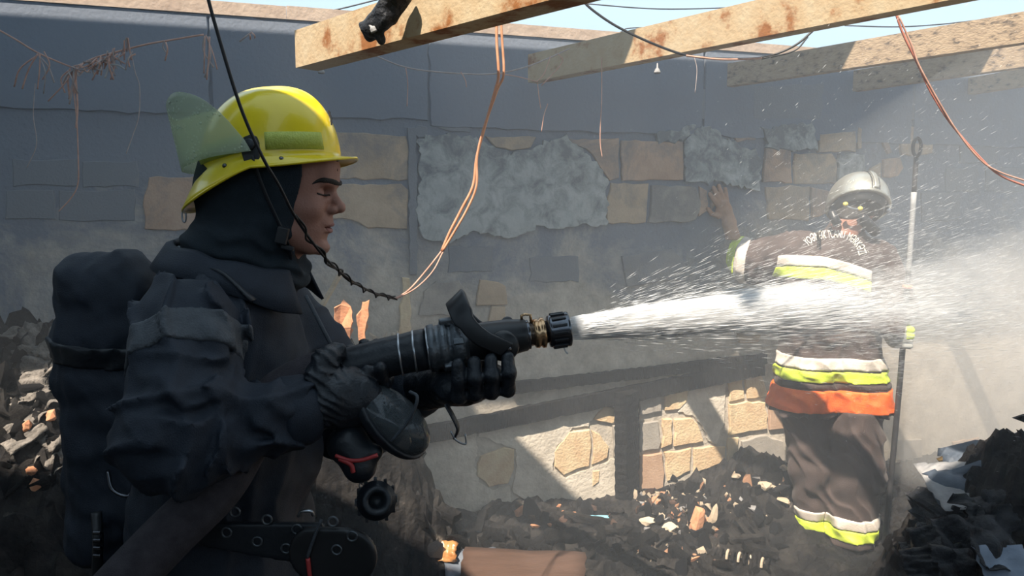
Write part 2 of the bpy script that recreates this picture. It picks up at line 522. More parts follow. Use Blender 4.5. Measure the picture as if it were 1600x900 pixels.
BLK = [  # polygon in the photo, material index
 ([(500,204),(637,213),(637,281),(500,279)],0), ([(500,286),(628,288),(637,297),(637,357),(575,356),(548,343),(500,343)],0),
 ([(233,277),(345,275),(345,360),(228,360),(222,320)],1),
 ([(757,213),(838,214),(830,229),(800,235),(775,229)],0),
 ([(880,217),(968,217),(966,277),(952,281),(932,250),(916,233)],1), ([(971,219),(1069,222),(1068,281),(972,283)],1),
 ([(955,286),(1012,287),(1013,300),(1009,349),(948,349),(950,310)],0), ([(1017,289),(1088,291),(1096,318),(1088,345),(1014,349),(1018,310)],2),
 ([(1093,292),(1107,297),(1105,330),(1093,340)],1), ([(1110,298),(1127,288),(1126,310),(1111,330)],1),
 ([(1196,232),(1236,231),(1238,285),(1193,285)],1), ([(1241,239),(1300,240),(1309,250),(1307,287),(1241,287)],0),
 ([(1196,291),(1265,291),(1265,343),(1201,342)],0), ([(1269,293),(1300,300),(1310,330),(1270,341)],1),
 ([(1280,210),(1338,205),(1338,236),(1280,238)],0), ([(1410,196),(1449,197),(1460,209),(1458,240),(1408,243)],0),
 ([(1381,248),(1408,246),(1413,262),(1405,275),(1381,278)],1), ([(1358,264),(1377,256),(1377,281),(1361,276)],0),
 ([(1140,195),(1192,203),(1180,218),(1150,222)],1), ([(1373,192),(1380,200),(1395,238),(1388,240),(1376,215)],1),
 ([(1341,198),(1347,199),(1346,232),(1341,232)],0),
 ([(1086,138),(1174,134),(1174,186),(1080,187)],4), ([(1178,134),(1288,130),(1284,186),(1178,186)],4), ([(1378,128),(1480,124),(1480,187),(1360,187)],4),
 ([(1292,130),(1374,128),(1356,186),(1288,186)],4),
 ([(652,196),(668,197),(671,214),(655,218),(646,207)],4), ([(683,197),(735,198),(735,205),(690,204)],4),
 ([(749,437),(779,441),(790,447),(793,476),(745,477)],0), ([(768,480),(790,479),(790,502),(763,500)],0), ([(682,440),(716,438),(738,470),(730,495),(652,492),(664,455)],2),
 ([(630,435),(641,435),(642,527),(624,527),(627,480)],3),
 ([(972,400),(1050,388),(1078,415),(1062,436),(980,448)],4), ([(1150,520),(1190,522),(1186,537),(1154,536)],0),
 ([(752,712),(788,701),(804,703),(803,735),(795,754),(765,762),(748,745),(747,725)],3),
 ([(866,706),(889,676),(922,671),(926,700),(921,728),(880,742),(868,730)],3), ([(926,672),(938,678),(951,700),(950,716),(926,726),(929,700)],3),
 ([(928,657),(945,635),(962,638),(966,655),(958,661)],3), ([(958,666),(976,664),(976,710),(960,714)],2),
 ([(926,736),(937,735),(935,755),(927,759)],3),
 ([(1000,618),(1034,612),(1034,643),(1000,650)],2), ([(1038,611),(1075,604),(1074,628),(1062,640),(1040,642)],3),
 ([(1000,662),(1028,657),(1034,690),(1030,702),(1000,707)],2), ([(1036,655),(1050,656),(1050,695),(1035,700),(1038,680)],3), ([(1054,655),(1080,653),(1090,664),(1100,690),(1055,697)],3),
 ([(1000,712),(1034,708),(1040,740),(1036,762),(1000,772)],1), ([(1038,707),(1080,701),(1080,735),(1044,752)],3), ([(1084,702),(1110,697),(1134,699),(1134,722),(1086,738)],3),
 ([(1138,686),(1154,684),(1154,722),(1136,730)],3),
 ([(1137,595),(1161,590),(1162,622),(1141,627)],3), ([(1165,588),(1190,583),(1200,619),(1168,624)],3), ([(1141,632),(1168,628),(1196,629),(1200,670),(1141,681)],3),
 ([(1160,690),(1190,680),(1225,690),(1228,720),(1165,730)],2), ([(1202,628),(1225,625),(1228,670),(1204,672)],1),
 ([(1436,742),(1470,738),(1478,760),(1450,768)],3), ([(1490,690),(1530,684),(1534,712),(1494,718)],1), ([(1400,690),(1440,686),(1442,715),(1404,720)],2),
]
for i, (poly, mi) in enumerate(BLK):
    off = 0.010 + 0.008 * RNG.rand()
    P = ragged([on_wall(x, y, off) for x, y in poly], 0.035, 0.0028, i)
    slab_poly('block', P, WN, off + 0.03, M_blk[mi], wall, 0.004)
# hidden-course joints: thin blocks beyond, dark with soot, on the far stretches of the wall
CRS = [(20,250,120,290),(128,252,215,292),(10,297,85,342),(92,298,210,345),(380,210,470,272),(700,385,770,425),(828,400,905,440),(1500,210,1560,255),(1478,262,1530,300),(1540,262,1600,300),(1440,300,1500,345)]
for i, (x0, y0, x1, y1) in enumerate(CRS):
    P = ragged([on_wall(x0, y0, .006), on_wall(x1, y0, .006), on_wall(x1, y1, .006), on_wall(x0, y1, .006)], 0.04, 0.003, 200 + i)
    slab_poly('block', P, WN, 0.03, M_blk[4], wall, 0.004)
PLA = [  # broken plaster still on the wall
 ([(655,215),(700,208),(745,215),(775,232),(800,238),(835,232),(862,218),(885,213),(905,228),(918,240),(932,255),(952,284),(948,300),(952,318),(946,352),(905,352),(880,358),(842,356),(800,372),(740,362),(700,380),(660,372),(650,330),(655,280)],0),
 ([(1071,222),(1085,205),(1098,196),(1118,200),(1130,212),(1160,228),(1180,235),(1192,250),(1190,280),(1188,300),(1150,290),(1130,284),(1085,285),(1071,280)],0),
 ([(1026,207),(1060,205),(1075,194),(1090,196),(1070,218),(1050,222),(1030,222)],0),
 ([(1192,200),(1270,190),(1278,232),(1240,236),(1200,229)],0), ([(1310,244),(1352,240),(1354,268),(1335,280),(1312,286)],0),
 ([(1080,603),(1134,596),(1134,640),(1132,662),(1120,695),(1106,690),(1098,664),(1082,650),(1060,642)],1),
 ([(745,680),(760,660),(860,640),(938,628),(955,626),(930,650),(920,664),(895,668),(868,700),(862,735),(880,748),(925,732),(955,720),(975,716),(978,800),(905,806),(860,800),(800,770),(806,735),(806,700),(788,696)],1),
 ([(660,690),(744,676),(746,700),(742,730),(748,752),(768,766),(798,760),(800,800),(660,800)],1),
]
for i, (poly, mi) in enumerate(PLA):
    off = 0.022 if mi == 0 else 0.008
    P = ragged([on_wall(x, y, off) for x, y in poly], 0.018, 0.006 if mi == 0 else 0.004, 60 + i)
    slab_poly('plaster_patch', P, WN, off + 0.01, [M_plast, M_plast_low][mi], wall, 0.003)
# concrete ring beam over the masonry, in lengths
for i, (x0, x1) in enumerate([(-2.9, -1.25), (-1.24, -0.38), (-0.37, 0.95), (0.96, 2.2), (2.21, 3.6), (3.61, 5.1)]):
    zb = 1.98 + 0.012 * RNG.randn()
    P = [wp(x0, zb, .014), wp(x1, zb + .01 * RNG.randn(), .014), wp(x1, WH - .002, .014), wp(x0, WH - .002, .014)]
    slab_poly('lintel_block', ragged(P, 0.05, 0.003, 300 + i), WN, 0.03, M_conc if i in (0, 1, 2, 4) else M_conc, wall, 0.004)
# a vertical render strip beside the corner joint
P = ragged([on_wall(638, 200, .02), on_wall(651, 200, .02), on_wall(652, 430, .02), on_wall(640, 430, .02)], 0.03, 0.003, 400)
slab_poly('render_strip', P, WN, 0.03, M_blk[4], wall, 0.003)
# timber plate on the wall top
o = MB()
for i, (x0, x1, dz) in enumerate([(-3.0, -0.95, 0.0), (-0.949, 0.75, -0.01), (0.751, 2.3, -0.03), (2.31, 5.1, -0.05)]):
    q = MB().add([wp(x0, WH, .02), wp(x1, WH, .02), wp(x1, WH + .052 + dz * .3, .02), wp(x0, WH + .058 + dz * .3, .02),
                  wp(x0, WH, -.2), wp(x1, WH, -.2), wp(x1, WH + .052 + dz * .3, -.2), wp(x0, WH + .058 + dz * .3, -.2)],
                 [(0, 1, 2, 3), (5, 4, 7, 6), (0, 4, 5, 1), (3, 2, 6, 7), (1, 5, 6, 2), (0, 3, 7, 4)])
    tag(q.build('trim_%d' % (i + 1), M_plate), 'bleached timber plate lying along the top of the wall', kind='structure')

# the other walls of the room, beside and behind the camera
w_ = MB().box((0.5, -2.75, 1.2), (12, .25, 2.4)).build('wall_front', M_wall); tag(w_, 'sooty wall behind the camera', kind='structure')
w_ = MB().box((-3.1, 0.0, 1.2), (.25, 5.4, 2.4)).build('wall_left', M_wall); tag(w_, 'sooty side wall of the room', kind='structure')
w_ = MB().box((5.3, 1.1, 1.2), (.25, 7.6, 2.4)).build('wall_right', M_wall); tag(w_, 'sooty side wall at the far side of the room', kind='structure')

# steel roof beams (channel section) ------------------------------------------------
def beam(a, b, h, flange, m, label, lip=0.012):
    a = np.array(a); b = np.array(b); d = (b - a) / np.linalg.norm(b - a)
    side = np.array([d[1], -d[0], 0]); side /= np.linalg.norm(side)
    if side @ np.array([0, -1, 0]) < 0: side = -side          # towards the camera
    up = np.cross(side, d); up = up if up[2] > 0 else -up
    t = 0.007
    prof = [(0, 0), (-flange, 0), (-flange, lip), (-flange + t, lip), (-flange + t, t), (-t, t), (-t, h - t), (-flange + t, h - t), (-flange + t, h - lip), (-flange, h - lip), (-flange, h), (0, h)]
    V = [p + side * x + up * z for p in (a, b) for x, z in prof]
    n = len(prof)
    F = [(i, (i + 1) % n, n + (i + 1) % n, n + i) for i in range(n)] + [tuple(range(n))[::-1], tuple(range(n, 2 * n))]
    o = build('roof_beam', V, F, m)
    fix_normals(o)
    return tag(o, label, 'beam', 'steel roof beams')
def ext(p, q, t0, t1):
    p, q = np.array(p), np.array(q); return p + (q - p) * t0, p + (q - p) * t1
BEAMS = {}
a, b = ext(at(462, 106, 2.30), at(780, 21, 1.67), 0.0, 1.6)
BEAMS[1] = beam(a, b, 0.110, 0.075, M_rust, 'pale steel roof beam with a burnt scrap hanging on it, above the yellow helmet')
a, b = ext(at(885, 117, 3.10), at(1340, 28, 2.19), -0.20, 1.6)
BEAMS[2] = beam(a, b, 0.118, 0.06, M_rust, 'sunlit steel roof beam streaked with orange rust')
a, b = ext(at(1195, 126, 3.52), at(1600, 66, 2.71), -0.20, 1.5)
BEAMS[3] = beam(a, b, 0.108, 0.05, M_rust2, 'roof beam with dark flaking paint above the silver helmet')
a, b = ext(at(1405, 132, 3.75), at(1600, 104, 3.29), -0.45, 1.8)
BEAMS[4] = beam(a, b, 0.105, 0.05, M_rust2, 'lower roof beam just below the flaking one, half in shade')
a, b = ext(at(1560, 140, 4.1), at(1600, 134, 3.98), -3.0, 5)
BEAMS[5] = beam(a, b, 0.09, 0.05, M_rust2, 'last short roof beam at the far end of the wall')

# unseen overhead sheets, added and cut to shade the wall, hose man and heap
def sheet(name, poly, z, label, pitch=0.06):
    c = [np.array([x, y, z]) for x, y in poly]
    n = len(c)
    V = [p for p in c] + [p + np.array([0, 0, .02]) for p in c]
    F = [tuple(range(n))[::-1], tuple(range(n, 2 * n))] + [(i, (i + 1) % n, n + (i + 1) % n, n + i) for i in range(n)]
    return tag(fix_normals(build(name, V, F, M_sheet)), label, kind='structure')
RZ = 3.2
def Q(p, z=RZ):
    p = np.array(p); return p[:2] + np.array([SUN_TO.x, SUN_TO.y]) * (z - p[2])
# strip along the wall: near edge shades the wall above about one metre, far edge leaves the wall plate in the sun
def strip_near(u): return 2.30 + 0.3 * u
def strip_far(u): return 3.04 + 0.3 * u
sheet('shade_sheet', [(-3.6, 0.70), (-1.10, 1.44), (-1.00, 1.65), (-0.55, 1.74), (-0.81, 1.885), (-0.97, 1.915), (-1.02, 1.905), (0.15, 2.245), (0.5, strip_near(.5)), (4.8, strip_near(4.8)), (4.8, strip_far(4.8)), (-3.6, strip_far(-3.6))], RZ,
      'unseen dark sheet added to shade the upper wall')
sheet('shade_sheet', [(-3.6, -2.6), (-0.40, -2.6), (-0.42, 0.36), (-0.62, 0.50), (-0.80, 0.60), (-0.93, 0.64), (-1.06, 0.86), (-1.5, 1.02), (-3.6, 0.3)], RZ + 0.0,
      'unseen dark sheet added to shade the hose man')
sheet('shade_sheet', [(0.30, -2.6), (4.2, -2.6), (4.2, 2.3), (2.1, 1.75), (1.25, 1.28), (0.30, 0.72)], RZ, 'unseen dark sheet added to shade the near heap')
# ================================================================== FIREFIGHTER WITH THE HOSE
M_navy = mat('navy_fabric', (0.0085, 0.0140, 0.0250), (0.0140, 0.0215, 0.0360), 30, 0.7, 0.25, bscale=420)
M_hood = mat('knit_hood', (0.008, 0.0155, 0.022), (0.0125, 0.022, 0.031), 40, 0.9, 0.35, bscale=500)
M_band = mat('dull_reflective', (0.045, 0.052, 0.062), (0.065, 0.074, 0.086), 60, 0.6, 0.3, bscale=300)
M_glove = mat('leather_glove', (0.009, 0.012, 0.017), (0.016, 0.020, 0.027), 20, 0.42, 0.25, bscale=160)
M_skin = mat('skin', (0.33, 0.155, 0.11), (0.40, 0.20, 0.145), 14, 0.55, 0.12, bscale=220)
M_lip = mat('lips', (0.26, 0.095, 0.075), (0.31, 0.12, 0.095), 20, 0.5)
M_hair = mat('dark_hair', (0.012, 0.010, 0.009), (0.022, 0.018, 0.015), 60, 0.7, 0.4)
M_yel = mat('yellow_helmet', (0.80, 0.60, 0.012), (0.86, 0.66, 0.02), 7, 0.28, 0.06, bscale=60, coat=0.3)
M_refl = mat('lime_reflective', (0.42, 0.47, 0.06), (0.50, 0.55, 0.10), 90, 0.45, 0.3, bscale=300)
M_blk = M_blk
M_black = mat('black_plastic', (0.012, 0.013, 0.015), (0.020, 0.021, 0.024), 20, 0.4)
M_rub = mat('black_rubber', (0.010, 0.013, 0.018), (0.017, 0.021, 0.027), 18, 0.42, 0.15, bscale=90)
M_alu = mat('dull_aluminium', (0.10, 0.115, 0.13), (0.17, 0.185, 0.20), 30, 0.42, 0.25, metal=0.7, bscale=120)
M_steel = mat('bright_steel', (0.45, 0.47, 0.5), (0.55, 0.57, 0.6), 30, 0.3, metal=0.9)
M_chrome = mat('dark_chrome', (0.11, 0.115, 0.13), (0.16, 0.165, 0.18), 25, 0.22, metal=0.9)
M_brass = mat('wet_brass', (0.55, 0.33, 0.17), (0.68, 0.44, 0.25), 25, 0.25, metal=0.9)
M_canvas = mat('canvas_hose', (0.035, 0.030, 0.036), (0.06, 0.052, 0.06), 40, 0.9, 0.4, bscale=500)
M_red = mat('red_rubber', (0.36, 0.03, 0.03), (0.45, 0.05, 0.05), 20, 0.5)
M_copper = mat('bare_copper', (0.72, 0.33, 0.19), (0.85, 0.45, 0.28), 30, 0.4, metal=0.35)
M_rustwire = mat('burnt_copper', (0.42, 0.22, 0.16), (0.58, 0.34, 0.26), 30, 0.6)
M_visor = glass_mat('wet_visor', (0.66, 0.74, 0.56), 0.3, 0.36, drops=True)
M_mask = glass_mat('mask_lens', (0.10, 0.115, 0.125), 0.12, 0.55)

HY = 1.50
U = HY / FPX                       # metres per photo pixel at the head
def H(px, py, dy=0.0):
    """point of the head plane; dy in pixels away from (+) or towards (-) the camera"""
    p = at(px, py, HY); return p + np.array([0, dy * U, 0])
def er(rx, ry, rz): return (rx * U, ry * U, rz * U)

root1 = empty('person', (H(350, 500)[0], HY, 0))
tag(root1, 'firefighter in dark navy turnout coat and yellow helmet gripping the hose nozzle', 'person')

# ---- body: head with face, neck, torso core and legs down to the floor, one surface
fd = Field(H(330, 415, -85) , H(560, 160, 85), 0.0021)
d = fd.ell(H(448, 262), er(79, 60, 80))
d = smin(d, fd.ell(H(470, 318), er(45, 46, 66)), 0.03)
d = smin(d, fd.ell(H(478, 360), er(33, 37, 30)), 0.025)
for s in (-1, 1):
    d = smin(d, fd.capsule(H(440, 352, 44 * s), H(488, 384, 17 * s), 13 * U, 12 * U), 0.02)     # jaw
    d = smin(d, fd.ell(H(490, 326, 31 * s), er(20, 15, 15)), 0.02)                                # cheekbone
d = smin(d, fd.ell(H(502, 386), er(13, 17, 12)), 0.014)                                           # chin
d = smin(d, fd.capsule(H(514, 283, -26), H(519, 284, -8), 9 * U), 0.012)
d = smin(d, fd.capsule(H(514, 283, 26), H(519, 284, 8), 9 * U), 0.012)
d = smin(d, fd.capsule(H(509, 262, -18), H(509, 262, 18), 14 * U), 0.02)                          # forehead
for s in (-1, 1):
    d = -smin(-d, fd.ell(H(518, 301, 23 * s), er(15, 13, 8)), 0.010)                              # eye socket
    d = smin(d, fd.ell(H(499.5, 302, 24 * s), er(12.5, 12, 10.5)), 0.003)                         # lids over the eye
d = smin(d, fd.capsule(H(515, 296), H(530, 321), 5.5 * U, 7.5 * U), 0.010)                        # nose bridge
d = smin(d, fd.ell(H(531, 325), er(9, 9.5, 8)), 0.006)                                            # tip
for s in (-1, 1):
    d = smin(d, fd.ell(H(521, 328, 9.5 * s), er(8.5, 6, 7)), 0.005)
    d = -smin(-d, fd.ell(H(524, 335, 6 * s), er(5, 3, 3)), 0.002)
d = smin(d, fd.ell(H(508, 346), er(11, 20, 12)), 0.012)                                           # muzzle
d = smin(d, fd.ell(H(513, 350.5), er(8, 18, 4.2)), 0.003)
d = smin(d, fd.ell(H(511, 361), er(8, 16, 4.8)), 0.003)
d = -smin(-d, fd.ell(H(518, 355.5), er(11, 24, 1.3)), 0.002)
d = -smin(-d, fd.ell(H(517, 373), er(6, 18, 5)), 0.012)                                           # crease above the chin
d = smin(d, fd.capsule(H(425, 345), H(412, 425), 46 * U, 50 * U), 0.03)                           # neck
d = -smin(-d, fd.plane(H(0, 414), (0, 0, 1)) * 1.0, 0) if False else d
fd.d = d
body = fd.mesh('body', M_skin, root1)
# lashes, brows and lips as thin pieces on the face
Vb_ = np.empty(len(body.data.vertices) * 3, np.float32); body.data.vertices.foreach_get('co', Vb_); Vb_ = Vb_.reshape(-1, 3)
BVHF = BVHTree.FromPolygons([Vector(v) for v in Vb_.tolist()], [tuple(p.vertices) for p in body.data.polygons])
def on_face(px, py, sg, off):
    """point on the cheek side of the face at a profile position; sg -1 near side, 1 far side"""
    p = H(px, py); o_ = Vector((p[0], HY + sg * .2, p[2]))
    h_ = BVHF.ray_cast(o_, Vector((0, -sg, 0)))
    q = np.array(h_[0]) if h_[0] is not None else p
    return q + np.array([0, sg * off * U, 0])
for s in (-1, 1):
    P = spline([on_face(505, 302.5, s, .2), on_face(509, 304.6, s, .3), on_face(514, 305.4, s, .3), on_face(518.5, 304.8, s, .2)], 6)
    MB().tube(P, np.array([.3] + [1.5] * (len(P) - 2) + [.7]) * U, 6).build('eyelash', M_hair, root1, True)
    P = spline([on_face(500, 289, s, .2), on_face(507, 284.5, s, .2), on_face(516, 283, s, .1), on_face(525, 284.5, s, .0), on_face(531, 288, s, .0)], 7)
    n_ = len(P)
    rr = np.array([.8 + 3.1 * min(1, 2.2 * i / n_) * min(1, 4.0 * (1 - i / n_) + .35) for i in range(n_)]) * U
    MB().tube(P, rr, 8).build('eyebrow', M_hair, root1, True)
dl = np.maximum(fd.ell(H(514, 356), er(11, 17, 9.5)), np.abs(fd.d) - 0.0012)
dl = np.maximum(fd.d - 0.0007, fd.ell(H(516, 356), er(10, 15.5, 9)))
fd.mesh('lips', M_lip, root1, d=dl)
hm = MB()
for k in range(9):
    hm.tube(spline([H(516 + k * .9, 246, -22 + k * 5), H(523 + k * .4, 256 + k % 3 * 3, -22 + k * 5), H(527 + (k * 37 % 7) - 3, 262 + k * 29 % 9, -24 + k * 5)], 4), [1.4 * U] * 8 + [.3 * U], 5)
hm.build('hair_fringe', M_hair, root1, True)

# ---- hood
fh = Field(H(262, 470, -110), H(520, 200, 110), 0.0036)
d = fh.ell(H(425, 262), er(106, 74, 90))
d = smin(d, fh.ell(H(372, 300), er(66, 66, 62)), 0.03)
d = smin(d, fh.ell(H(425, 340), er(64, 66, 78)), 0.03)
d = smin(d, fh.capsule(H(432, 392), H(486, 396), 30 * U, 12 * U), 0.03)
d = smin(d, fh.ell(H(375, 385), er(88, 84, 55)), 0.04)
d = smin(d, fh.ell(H(418, 425), er(66, 76, 46)), 0.03)
nz = fh.noise(0.09, 3)
d = d + 0.0022 * nz + 0.0035 * np.sin((fh.Z + 0.25 * fh.X + 0.01 * nz) * 2 * math.pi / 0.034) * np.clip((H(0, 340)[2] - fh.Z) / 0.05, 0, 1)
# opening for the face
pl = fh.plane(H(478, 300), (-1, 0, 0.14))
face = np.maximum(pl, fh.plane(H(0, 397), (-0.35, 0, -1)))
face = np.maximum(face, fh.capsule(H(520, 240), H(520, 385), 66 * U, 60 * U))
d = -smin(-d, face, 0.006)
fh.d = d
hood = fh.mesh('hood', M_hood, root1)

# ---- coat
lo = np.array([-1.12, 0.98, 0.02]); hi = np.array([0.12, 1.95, 1.62])
lo[2] = 0.60
fc = Field(lo, hi, 0.0062)
Ysh, Yel, Ywr = 1.27, 1.17, 1.27
S_n, E_n, W_n = at(292, 508, Ysh), at(278, 678, Yel), at(464, 642, Ywr - .01)
S_f, E_f, W_f = at(430, 500, 1.70), at(560, 655, 1.66), at(650, 606, 1.50)
d = smin(fc.capsule(at(345, 515, 1.42), at(345, 700, 1.41), 0.112, 0.135), fc.capsule(at(360, 515, 1.60), at(350, 700, 1.60), 0.112, 0.135), 0.07)
d = smin(d, fc.capsule(at(390, 535, 1.50), at(400, 700, 1.50), 0.11, 0.13), 0.06)
d = smin(d, fc.capsule(at(325, 484, 1.38), at(390, 484, 1.62), 0.070), 0.06)
d = smin(d, fc.capsule(at(372, 448, 1.5), at(360, 490, 1.5), 0.085, 0.12), 0.05)
d = smin(d, fc.capsule(at(345, 700, 1.43), at(330, 1010, 1.42), 0.14, 0.185), 0.05)
d = smin(d, fc.capsule(at(370, 700, 1.60), at(380, 1010, 1.60), 0.14, 0.185), 0.05)
arm = smin(fc.capsule(S_n, E_n, 0.092, 0.098), fc.capsule(E_n, W_n, 0.094, 0.052), 0.03)
d = smin(d, arm, 0.022)
armf = smin(fc.capsule(S_f, E_f, 0.105, 0.092), fc.capsule(E_f, W_f, 0.09, 0.056), 0.03)
d = smin(d, armf, 0.03)
# folds: rings of creases round the bent elbow, long drags down the sleeve, general crumple
def folds(F, a, b, wl, amp, seed, lo_t=0.0, hi_t=1.0, tw=1.5):
    a = np.array(a, np.float32); b = np.array(b, np.float32); ab = b - a; L = np.linalg.norm(ab); u = ab / L
    t = (F.X - a[0]) * u[0] + (F.Y - a[1]) * u[1] + (F.Z - a[2]) * u[2]
    n1 = F.noise(0.16, seed)
    w = np.clip((t / L - lo_t) / 0.15, 0, 1) * np.clip((hi_t - t / L) / 0.15, 0, 1)
    ph = t / wl * 2 * math.pi + tw * n1 + 1.2 * np.sin(F.Y * 22 + seed) + 0.8 * np.sin(F.X * 17 + seed)
    return amp * w * (1 - np.abs(np.sin(ph / 2))) ** 1.9 * (0.6 + 0.4 * n1)
near = np.clip(1 - np.abs(arm) / 0.06, 0, 1)
d = d + near * 0.010
d = d - near * folds(fc, S_n + (E_n - S_n) * .38, E_n + (E_n - S_n) * .3, 0.075, 0.042, 5, tw=2.6)
d = d - near * folds(fc, E_n + (E_n - W_n) * .3, W_n, 0.070, 0.030, 9, -0.1, 0.95, tw=2.2)
# drags radiating from the inner crook of the elbow
ck = at(392, 622, 1.19)
ra_ = np.sqrt((fc.X - ck[0]) ** 2 + (fc.Z - ck[2]) ** 2); an_ = np.arctan2(fc.Z - ck[2], fc.X - ck[0])
wk = np.clip((ra_ - .015) / .03, 0, 1) * np.clip((.20 - ra_) / .10, 0, 1) * near * np.clip((1.32 - fc.Y) / .06, 0, 1)
d = d - wk * .020 * (1 - np.abs(np.sin(an_ * 3.4 + 1.3 * fc.noise(.14, 61) + .6)))
nearf = np.clip(1 - np.abs(armf) / 0.06, 0, 1)
d = d - nearf * folds(fc, S_f, E_f, 0.07, 0.012, 15)
d = d + 0.0045 * fc.noise(0.17, 21) + 0.0018 * fc.noise(0.06, 22)
torso_w = np.clip((1.34 - fc.Z) / 0.1, 0, 1) * (1 - near)
d = d - torso_w * 0.010 * (1 - np.abs(np.sin((fc.X * 1.0 + fc.Y * 0.6 + 0.03 * fc.noise(0.2, 31)) * 2 * math.pi / 0.16)))
# keep the head and hood clear, open cuff ends
fc.d = d
coat = fc.mesh('coat', M_navy, root1)
COAT_BVH = None
# sleeve band: a raised strip following the sleeve
ax = (E_n - S_n) / np.linalg.norm(E_n - S_n)
pc = S_n + (E_n - S_n) * 0.30
tt = fc.plane(pc, ax + np.array([0.10, 0, 0.0])) + 0.02 * np.sin((fc.X - pc[0]) * 14 + 1.2)
only_arm = fc.capsule(S_n, E_n, 0.118, 0.118)
fc.mesh('sleeve_band', M_band, root1, d=np.maximum(np.maximum(d - 0.005, np.abs(tt) - 0.030), np.maximum(only_arm, -(d + 0.012))))
# chest flap seam and cuffs
MB().tube(spline([at(478, 462, 1.36), at(505, 515, 1.34), at(528, 560, 1.35), at(534, 575, 1.36)], 6), 0.004, 6).build('zip_edge', M_band, root1, True)
axw = (W_n - E_n) / np.linalg.norm(W_n - E_n)
MB().lathe(W_n - axw * .03, W_n + axw * .05, [(0, .060), (.01, .064), (.045, .062), (.06, .056), (.066, .046)], 24).build('cuff', M_navy, root1, True)
axf = (W_f - E_f) / np.linalg.norm(W_f - E_f)
MB().lathe(W_f - axf * .03, W_f + axf * .05, [(0, .060), (.01, .064), (.045, .062), (.06, .056), (.066, .046)], 24).build('cuff', M_navy, root1, True)
# collar: standing fall collar round the neck, dropping to a point at the front
V, F = [], []
N = 56
for i in range(N + 1):
    th = math.radians(28 + (332 - 28) * i / N)               # open at the front (th = 0 faces +X)
    cx, sy = math.cos(th), math.sin(th)
    c0 = H(376, 408)
    nearp = max(0, -sy) * 1.0
    front = max(0.0, math.cos(th))
    rx, ry = 103 * U, 106 * U
    zt = c0[2] + (10 - 24 * cx) * U
    zb = zt - (36 + 34 * front * (1 if sy < 0 else .6)) * U
    for (z, k, e) in ((zt - 7 * U, .90, 0), (zt, .93, 0), (zt - 3 * U, 1.00, 0), ((zt + zb) / 2, 1.10, 0), (zb, 1.22, .0)):
        V.append([c0[0] + rx * k * cx + 3 * U * math.sin(6 * th), c0[1] + ry * k * sy, z + 2 * U * math.sin(9 * th)])
for i in range(N):
    for j in range(4):
        F.append((i * 5 + j, (i + 1) * 5 + j, (i + 1) * 5 + j + 1, i * 5 + j + 1))
col = build('collar', V, F, M_navy, root1, True); solid(col, 0.006, 0)
MB().lathe(H(303, 386, -46), H(303, 386, -60), [(0, 4 * U), (6 * U, 4.5 * U), (8 * U, 3.5 * U), (9 * U, 0.5 * U)], 14).build('collar_snap', M_alu, col, True)
# trousers and boots (below the frame)
ft = Field((-0.98, 1.15, -0.02), (-0.08, 1.88, 0.80), 0.011)
hipn, hipf = at(330, 1000, 1.40), at(380, 1000, 1.62)
kn, kf = np.array([-0.66, 1.36, .46]), np.array([-0.34, 1.66, .47])
an, af = np.array([-0.70, 1.34, .10]), np.array([-0.36, 1.68, .10])
d = smin(ft.capsule(hipn, kn, .125, .09), ft.capsule(kn, an, .09, .08), .04)
d = smin(d, smin(ft.capsule(hipf, kf, .125, .09), ft.capsule(kf, af, .09, .08), .04), .03)
d = np.maximum(d + .005 * ft.noise(.1, 4), -(ft.Z - .09))
ft.d = d; ft.mesh('trousers', M_navy, root1)
for p in (an, af):
    d = smin(ft.capsule(p + np.array([0, 0, .12]), p + np.array([0, 0, -.04]), .062, .06), ft.capsule(p + np.array([.02, 0, -.055]), p + np.array([.17, 0, -.06]), .05, .042), .03)
    d = np.maximum(d, -(ft.Z - .0))
    ft.mesh('boot', M_rub, root1, d=d)

# ---- helmet: shell with brim, visor, band, knob, strap
HC = H(423, 252)                       # centre of the helmet at brim level
TILT = rot('Y', -3)
def hel(x, y, z):
    return HC + TILT @ (np.array([x, y, z]) * U)
def dome(th, s):
    """s = 0 crown .. 1 rim of the dome"""
    c, sn = math.cos(th), math.sin(th)
    rx = 99 if c > 0 else 103
    ry = 84
    p = 2.5
    R = s
    z = 106 * (1 - R ** 2.9) ** (1 / 2.1)
    k = 1 if c <= 0 else 1
    cx = 6 * (1 - s)
    fr = max(0, c)
    x = cx + rx * c * R - (0 if c < 0 else 0)
    # squarer brow, sloping back of the head
    x += 7 * fr * R * (1 - .4 * abs(z / 106) ** 2)
    z -= 26 * max(0, -c) * R ** 2 * (1 - .4 * R)
    z += 5 * math.exp(-(sn * R / .16) ** 2) * (1 - R ** 6)              # crown ridge
    return x, ry * sn * R, z
V, F = [], []
NT, NS = 96, 26
rings = []
for j in range(NS + 1):
    s = math.sin((j / NS) * math.pi / 2) ** 0.9
    rings.append([hel(*dome(2 * math.pi * i / NT, s)) for i in range(NT)])
for j in range(1, 7):                    # brim
    t = j / 6
    rg = []
    for i in range(NT):
        th = 2 * math.pi * i / NT
        c, sn = math.cos(th), math.sin(th)
        x, y, z = dome(th, 1.0)
        back = max(0, -c) ** 1.3; fr = max(0, c) ** 2; sd = abs(sn)
        out = (9 + 17 * fr + 24 * back)
        dn = 5 * sd + 3 * fr * 0 + 46 * back + 9
        L = math.hypot(x, y)
        rg.append(hel(x + out * t * c, y + out * t * sn * .9, z - dn * t ** 1.15 + (7 * fr * t)))
    rings.append(rg)
for rg in rings: V += rg
for j in range(len(rings) - 1):
    for i in range(NT):
        F.append((j * NT + i, j * NT + (i + 1) % NT, (j + 1) * NT + (i + 1) % NT, (j + 1) * NT + i))
